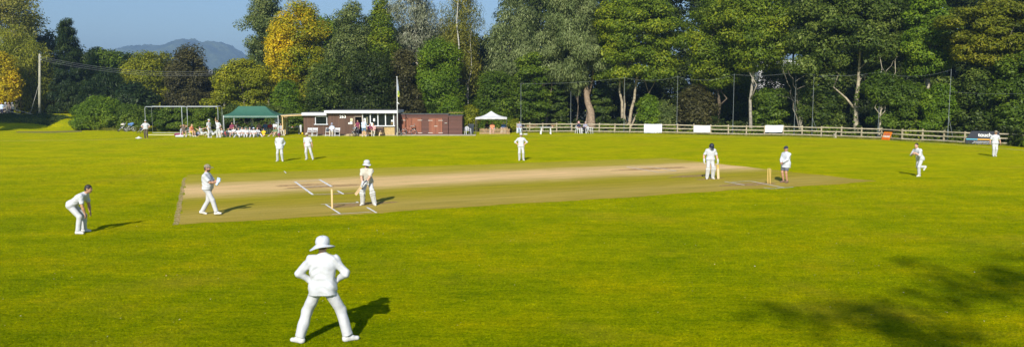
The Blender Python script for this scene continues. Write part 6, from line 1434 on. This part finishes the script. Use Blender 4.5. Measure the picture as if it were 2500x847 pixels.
for k, (z, ey, lab) in enumerate(((.25, 172, 'upper overhead wire running right from the utility pole'), (.45, 178, 'middle overhead wire running right from the utility pole'), (.70, 182, 'lower overhead wire running right from the utility pole'))):
    a = Vector((g.x + pl_ + .1, g.y, g.z + zt - z)); b_ = PD(545, ey, 106); mb = MB(); mb.tube([a.lerp(b_, t) - Vector((0, 0, .9 * 4 * t * (1 - t))) for t in np.linspace(0, 1, 24)], .018, 4); tag(mb.build('overhead_wire', Mwire), lab, 'wire', 'overhead wires')
g2 = PD(545, 178, 106); hp2 = thing('utility_pole', 'second utility pole mostly hidden among the trees behind the marquee', 'utility pole', (g2.x, g2.y, 0)); MB().tube([(0, 0, 0), (0, 0, g2.z + .4)], [.15, .12], 10).build('pole', mat('pole_wood', (.40, .38, .27), .85, .3, 3), hp2, True)

# ------------------------------------------------------------------ rail fences
Mrail = mat('rail_timber', (.46, .40, .28), .85, .3, 3, .4, 20); Mpost = mat('post_timber', (.42, .35, .23), .85, .35, 4, .4, 20)
rf = thing('rail_fence', 'long three-rail timber fence along the edge of the wood', 'fence', (FG[0].x, FG[0].y, 0)); o0 = Vector((FG[0].x, FG[0].y, 0)); rg = np.random.default_rng(4)
for i, gp in enumerate(FG):
    p = gp - o0; h = 1.12 + rg.normal() * .02; nxt = (FG[min(i + 1, len(FG) - 1)] - FG[max(i - 1, 0)]); an = math.atan2(nxt.y, nxt.x)
    MB().quadbox((p.x, p.y, h / 2), (.12, .10, h), Matrix.Rotation(an, 3, 'Z') @ Matrix.Rotation(R(rg.normal() * 1.0), 3, 'Y')).build('post', Mpost, rf)
for i in range(len(FG) - 1):
    a = FG[i] - o0; b_ = FG[i + 1] - o0; d_ = (b_ - a).normalized(); nrm = Vector((d_.y, -d_.x, 0)) * .075
    for z in (.98, .60, .21):
        MB().beam(a + nrm + Vector((0, 0, z + rg.normal() * .012)), b_ + nrm + Vector((0, 0, z + rg.normal() * .012)), .035, .10).build('rail', Mrail, rf)
def fpt(px, off=.15, z=0.0):
    xs_ = [p[0] for p in FP]; i = int(np.clip(np.searchsorted(xs_, px) - 1, 0, len(FP) - 2)); t = (px - xs_[i]) / (xs_[i + 1] - xs_[i]); a, b_ = FG[i], FG[i + 1]; d_ = (b_ - a).normalized(); return a.lerp(b_, t) + Vector((d_.y, -d_.x, 0)) * off + Vector((0, 0, z)), d_
Mban = mat('banner_white', (.62, .65, .71), .5, .05, 2, .3, 4)
def banner(label, p0, p1, y0, y1, q0=0, q1=0):
    a, d_ = fpt(p0); b_, _ = fpt(p1); D0, D1 = a.y, b_.y
    z = lambda px, py, Y: PD(px, py, Y).z
    za0, za1, zb0, zb1 = z(p0, y1, D0), z(p0, y0, D0), z(p1, y1, D1), z(p1, y0, D1); mb = MB(); n = 12; nn = Vector((d_.y, -d_.x, 0)); L_ = (b_ - a).length
    for i in range(n + 1):
        t = i / n
        for j in range(5):
            s = j / 4; off = (q0 * (1 - t) + q1 * t) * (1 - s); p = a.lerp(b_, t) ; zz_ = (za0 * (1 - s) + za1 * s) * (1 - t) + (zb0 * (1 - s) + zb1 * s) * t
            p = p + d_ * (q0 * (1 - s) * (1 - t) + q1 * (1 - s) * t) + nn * (.012 * math.sin(t * 13 + s * 3)); mb.v.append(Vector((p.x, p.y, zz_ + .01 * math.sin(t * 9))))
    for i in range(n):
        for j in range(4): mb.f.append([i * 5 + j, (i + 1) * 5 + j, (i + 1) * 5 + j + 1, i * 5 + j + 1])
    r = thing('banner', label, 'banner', a, 0, 'blank white banners on the rail fence'); o = MB(); o.v = [v - a for v in mb.v]; o.f = mb.f; o.build('sheet', Mban, r, True); o.v = o.v
    m2 = MB(); m2.tube([o.v[i * 5 + 4] for i in range(n + 1)], .012, 5); m2.build('top_hem', Mban, r)
banner('largest blank white banner, leftmost on the rail fence', 1572, 1617, 303.5, 325.3); banner('small blank white banner in the middle of the fence', 1694.5, 1735, 307, 323.3); banner('white banner with a slanting right edge, third along the fence', 1867, 1911.5, 306.3, 323.3, 0, -.12)
# navy sign board
a, d_ = fpt(2357, .28); b_, _ = fpt(2440, .28); Dm = a.y; ang = math.degrees(math.atan2(d_.y, d_.x)); W_ = (b_ - a).length
nb = thing('sign_board', 'navy advertising board reading touch with a coloured stripe', 'sign', a, ang); zt = PD(1250, 319.8, Dm).z + .0; Hb = 1.16
mb = MB(); mb.v = [Vector(p) for p in ((0, 0, .02), (W_, 0, .02), (W_, 0, Hb), (.40, 0, Hb), (.0, 0, .55))]; k = 5; mb.v += [v + Vector((0, .04, 0)) for v in mb.v[:5]]; mb.f = [[0, 1, 2, 3, 4], [9, 8, 7, 6, 5]] + [[(i + 1) % 5, i, i + 5, (i + 1) % 5 + 5] for i in range(5)]; mb.build('panel', mat('board_navy', (.018, .022, .035), .5), nb)
Mt_w = mat('sign_white', (.82, .82, .82), .5); text('lettering', 'touch', .42, (1.36, -.008, .84), Mt_w, nb, .003, .010)
mb = MB(); rg = np.random.default_rng(2)
def dashes(x0, x1, z, h, m, seed):
    r_ = np.random.default_rng(seed); mb = MB(); x = x0
    while x < x1: w = r_.uniform(.03, .075); mb.quadbox((x + w / 2, -.004, z), (min(w, x1 - x), .004, h * r_.uniform(.7, 1))); x += w + .018
    mb.build('small_print', m, nb)
dashes(1.06, 1.68, .66, .030, mat('sign_grey', (.45, .45, .47), .5), 1)
for q0, q1, c in ((.02, .86, (.10, .42, .55)), (.86, 1.75, (.80, .42, .05)), (1.75, 2.10, (.45, .62, .08)), (2.10, W_ - .02, (.60, .62, .10))): MB().quadbox(((q0 + q1) / 2, -.005, .47), (q1 - q0, .006, .085)).build('stripe', mat('stripe%d' % int(q0 * 10), c, .5), nb)
dashes(.56, 2.2, .27, .045, Mt_w, 3); dashes(.50, 2.3, .14, .036, Mt_w, 4)
for x in (.5, W_ - .4): MB().quadbox((x, .09, .5), (.06, .06, 1.0)).build('stake', Mpost, nb)
# orange sign leaning on the fence
a, d_ = fpt(2164, .55); ang = math.degrees(math.atan2(d_.y, d_.x)); og = thing('orange_sign', 'small orange sign leaning against the rail fence', 'sign', a, ang); pn_ = MB(); w = 1.06; h = .78; tl = .16; sk = .16
pn_.v = [Vector(p) for p in ((0, 0, .02), (w, 0, .02), (w + sk, tl, h), (sk, tl, h))]; pn_.v += [v + Vector((0, .025, 0)) for v in pn_.v]; pn_.f = [[0, 1, 2, 3], [7, 6, 5, 4], [1, 0, 4, 5], [2, 1, 5, 6], [3, 2, 6, 7], [0, 3, 7, 4]]; pn_.build('panel', mat('sign_orange', (.85, .24, .005), .5, .15, 3), og)
tr_ = math.degrees(math.atan2(h, tl)); text('lettering', 'ALAN', .30, (w / 2 + sk * .72, -.012 + tl * .70, h * .72), mat('sign_pink', (.55, .14, .12), .5), og, .004, .008, (tr_, 0, 0)); text('lettering', 'COLLINS', .22, (w / 2 + sk * .42, -.012 + tl * .42, h * .44), Mt_w, og, .004, .010, (tr_, 0, 0))
MB().poly([(.10, -.006, .10), (w - .04, -.006, .10), (w - .01, .03, .22), (.13, .03, .22)]).build('band', mat('sign_deep_orange', (.80, .15, .0), .5), og)
for x in (.25, .85): MB().beam((x + .15, .42, 0), (x + .15, .15, h * .8), .03, .03).build('prop', Mpost, og)
# bank fence, left
bf = [(-2, 268, 101.5), (20, 261, 100.8), (75, 276.5, 100.0), (121, 286, 98.8)]; pts_ = []
for px, py, Y in bf:
    q = PD(px, 300, Y); pts_.append((Vector((q.x, Y, gz(q.x, Y))), PD(px, py, Y).z))
lf = thing('bank_fence', 'low two-rail fence running down the bank at the far left', 'fence', pts_[0][0]); o0 = pts_[0][0]
for p, z in pts_: MB().quadbox(Vector((p.x, p.y, (p.z + z) / 2)) - o0, (.14, .12, z - p.z + .25)).build('post', Mpost, lf)
for i in range(3):
    for dz in (.06, .50): MB().beam(Vector((pts_[i][0].x, pts_[i][0].y - .08, pts_[i][1] - dz)) - o0, Vector((pts_[i + 1][0].x, pts_[i + 1][0].y - .08, pts_[i + 1][1] - dz)) - o0, .04, .10).build('rail', Mrail, lf)
# tree stump
a, _ = fpt(2040, .3); ts = thing('tree_stump', 'short broken tree stump in front of the fence between two posts', 'stump', a); MB().tube([(0, 0, -.05), (0.01, 0, .3), (-.02, 0, .42)], [.19, .15, .14], 9).build('trunk', Mbark_pale, ts); MB().tube([(.06, 0, .35), (.12, 0, .6), (.10, 0, .72)], [.07, .05, .02], 6).build('shoot', Mbark_pale, ts)
# ------------------------------------------------------------------ net poles and cables
Mnp = mat('net_pole', (.22, .25, .24), .5, .2, 2); Mnp_d = mat('net_pole_dark', (.10, .13, .13), .5, .2, 2)
NPOLES = [(1272, 325.0, 1272, 203, 'thin net pole at the left end of the rail fence'), (1393, 325.2, 1393, 224, 'dark thin net pole left of the two people by the leaning trunk'), (1523, 326.5, 1523, 189, 'thin net pole standing among the forked maple stems'),
          (1651, 328.5, 1653, 186, 'thin net pole right of the largest white banner'), (1788, 331.5, 1791.5, 181, 'thin net pole midway between the second and third white banners'), (1938, 334.0, 1940, 175.5, 'thin net pole just right of the third white banner'),
          (1981, 334.6, 1985, 176, 'thin net pole standing close beside another, right of the pale forked tree'), (2142, 341, 2146, 175, 'thin net pole beside the pale broken trunk'), (2310, 350.5, 2320, 169, 'tall net pole with a slanting brace left of the navy board'), (2590, 368, 2604, 160, 'net pole at the far right end of the fence')]
tops = []
for px, py, tx, ty, lab in NPOLES:
    a, _ = fpt(px, -.12); r = thing('net_pole', lab, 'pole', (a.x, a.y, 0), 0, 'net poles behind the rail fence'); t = PD(tx, ty, a.y); tops.append(t)
    MB().tube([(0, 0, 0), (0, 0, 1.15), (0, 0, 1.16), ((t.x - a.x) * .5 * .2, 0, t.z)], [.046, .044, .018, .014], 8).build('pole', Mnp, r, True); MB().lathe((0, 0, 0), [(.075, 0), (.075, 1.1), (.05, 1.14)], 8).build('sleeve', Mnp_d, r, True)
    tops[-1] = Vector((a.x + (t.x - a.x) * .1, a.y, t.z))
    if 'brace' in lab or 'close beside' in lab: MB().tube([(0, 0, 2.3 if 'brace' in lab else 1.9), (1.0, .7, 0)], .025, 6).build('brace', Mnp, r)
for i, (u, v) in enumerate(((0, 2), (2, 3), (3, 4), (4, 5), (5, 7), (7, 8), (8, 9))):
    a, b_ = tops[u], tops[v]; zz_ = -.05
    if v == 9: a = a - Vector((0, 0, 1.9)); b_ = b_ - Vector((0, 0, 1.8))
    mb = MB(); mb.tube([a.lerp(b_, t) - Vector((0, 0, .05 + .45 * 4 * t * (1 - t) * (.5 + (i % 3) * .3))) for t in np.linspace(0, 1, 16)], .006, 4)
    tag(mb.build('net_cable', mat('cable', (.25, .28, .28), .5)), 'sagging net cable ' + ['from the leftmost net pole towards the forked maple', 'crossing the forked maple to the pole by the first banner', 'between the poles above the second white banner', 'between the poles above the third white banner', 'from the third banner to the pale broken trunk', 'from the pale broken trunk to the braced pole', 'running low to the right edge from the braced pole'][i], 'cable', 'cables between the net poles')
# ------------------------------------------------------------------ white house glimpsed through the trees
c = PD(1905, 160, 128); wh = thing('house', 'white house wall and roof glimpsed through a gap in the trees', 'house', (c.x, 128, 0)); zt = PD(1905, 168, 128).z; zr = PD(1905, 145, 128).z
MB().quadbox((0, 3, zt / 2), (7, 6, zt)).build('wall', mat('render_white', (.55, .55, .55), .8, .1, 1), wh); MB().prism([(-3.7, -.3, zt), (3.7, -.3, zt), (3.1, -.3, zr - .2), (-3.2, -.3, zr + .2)], 6.6).build('roof', mat('roof_pale', (.62, .63, .66), .6, .2, 2), wh)
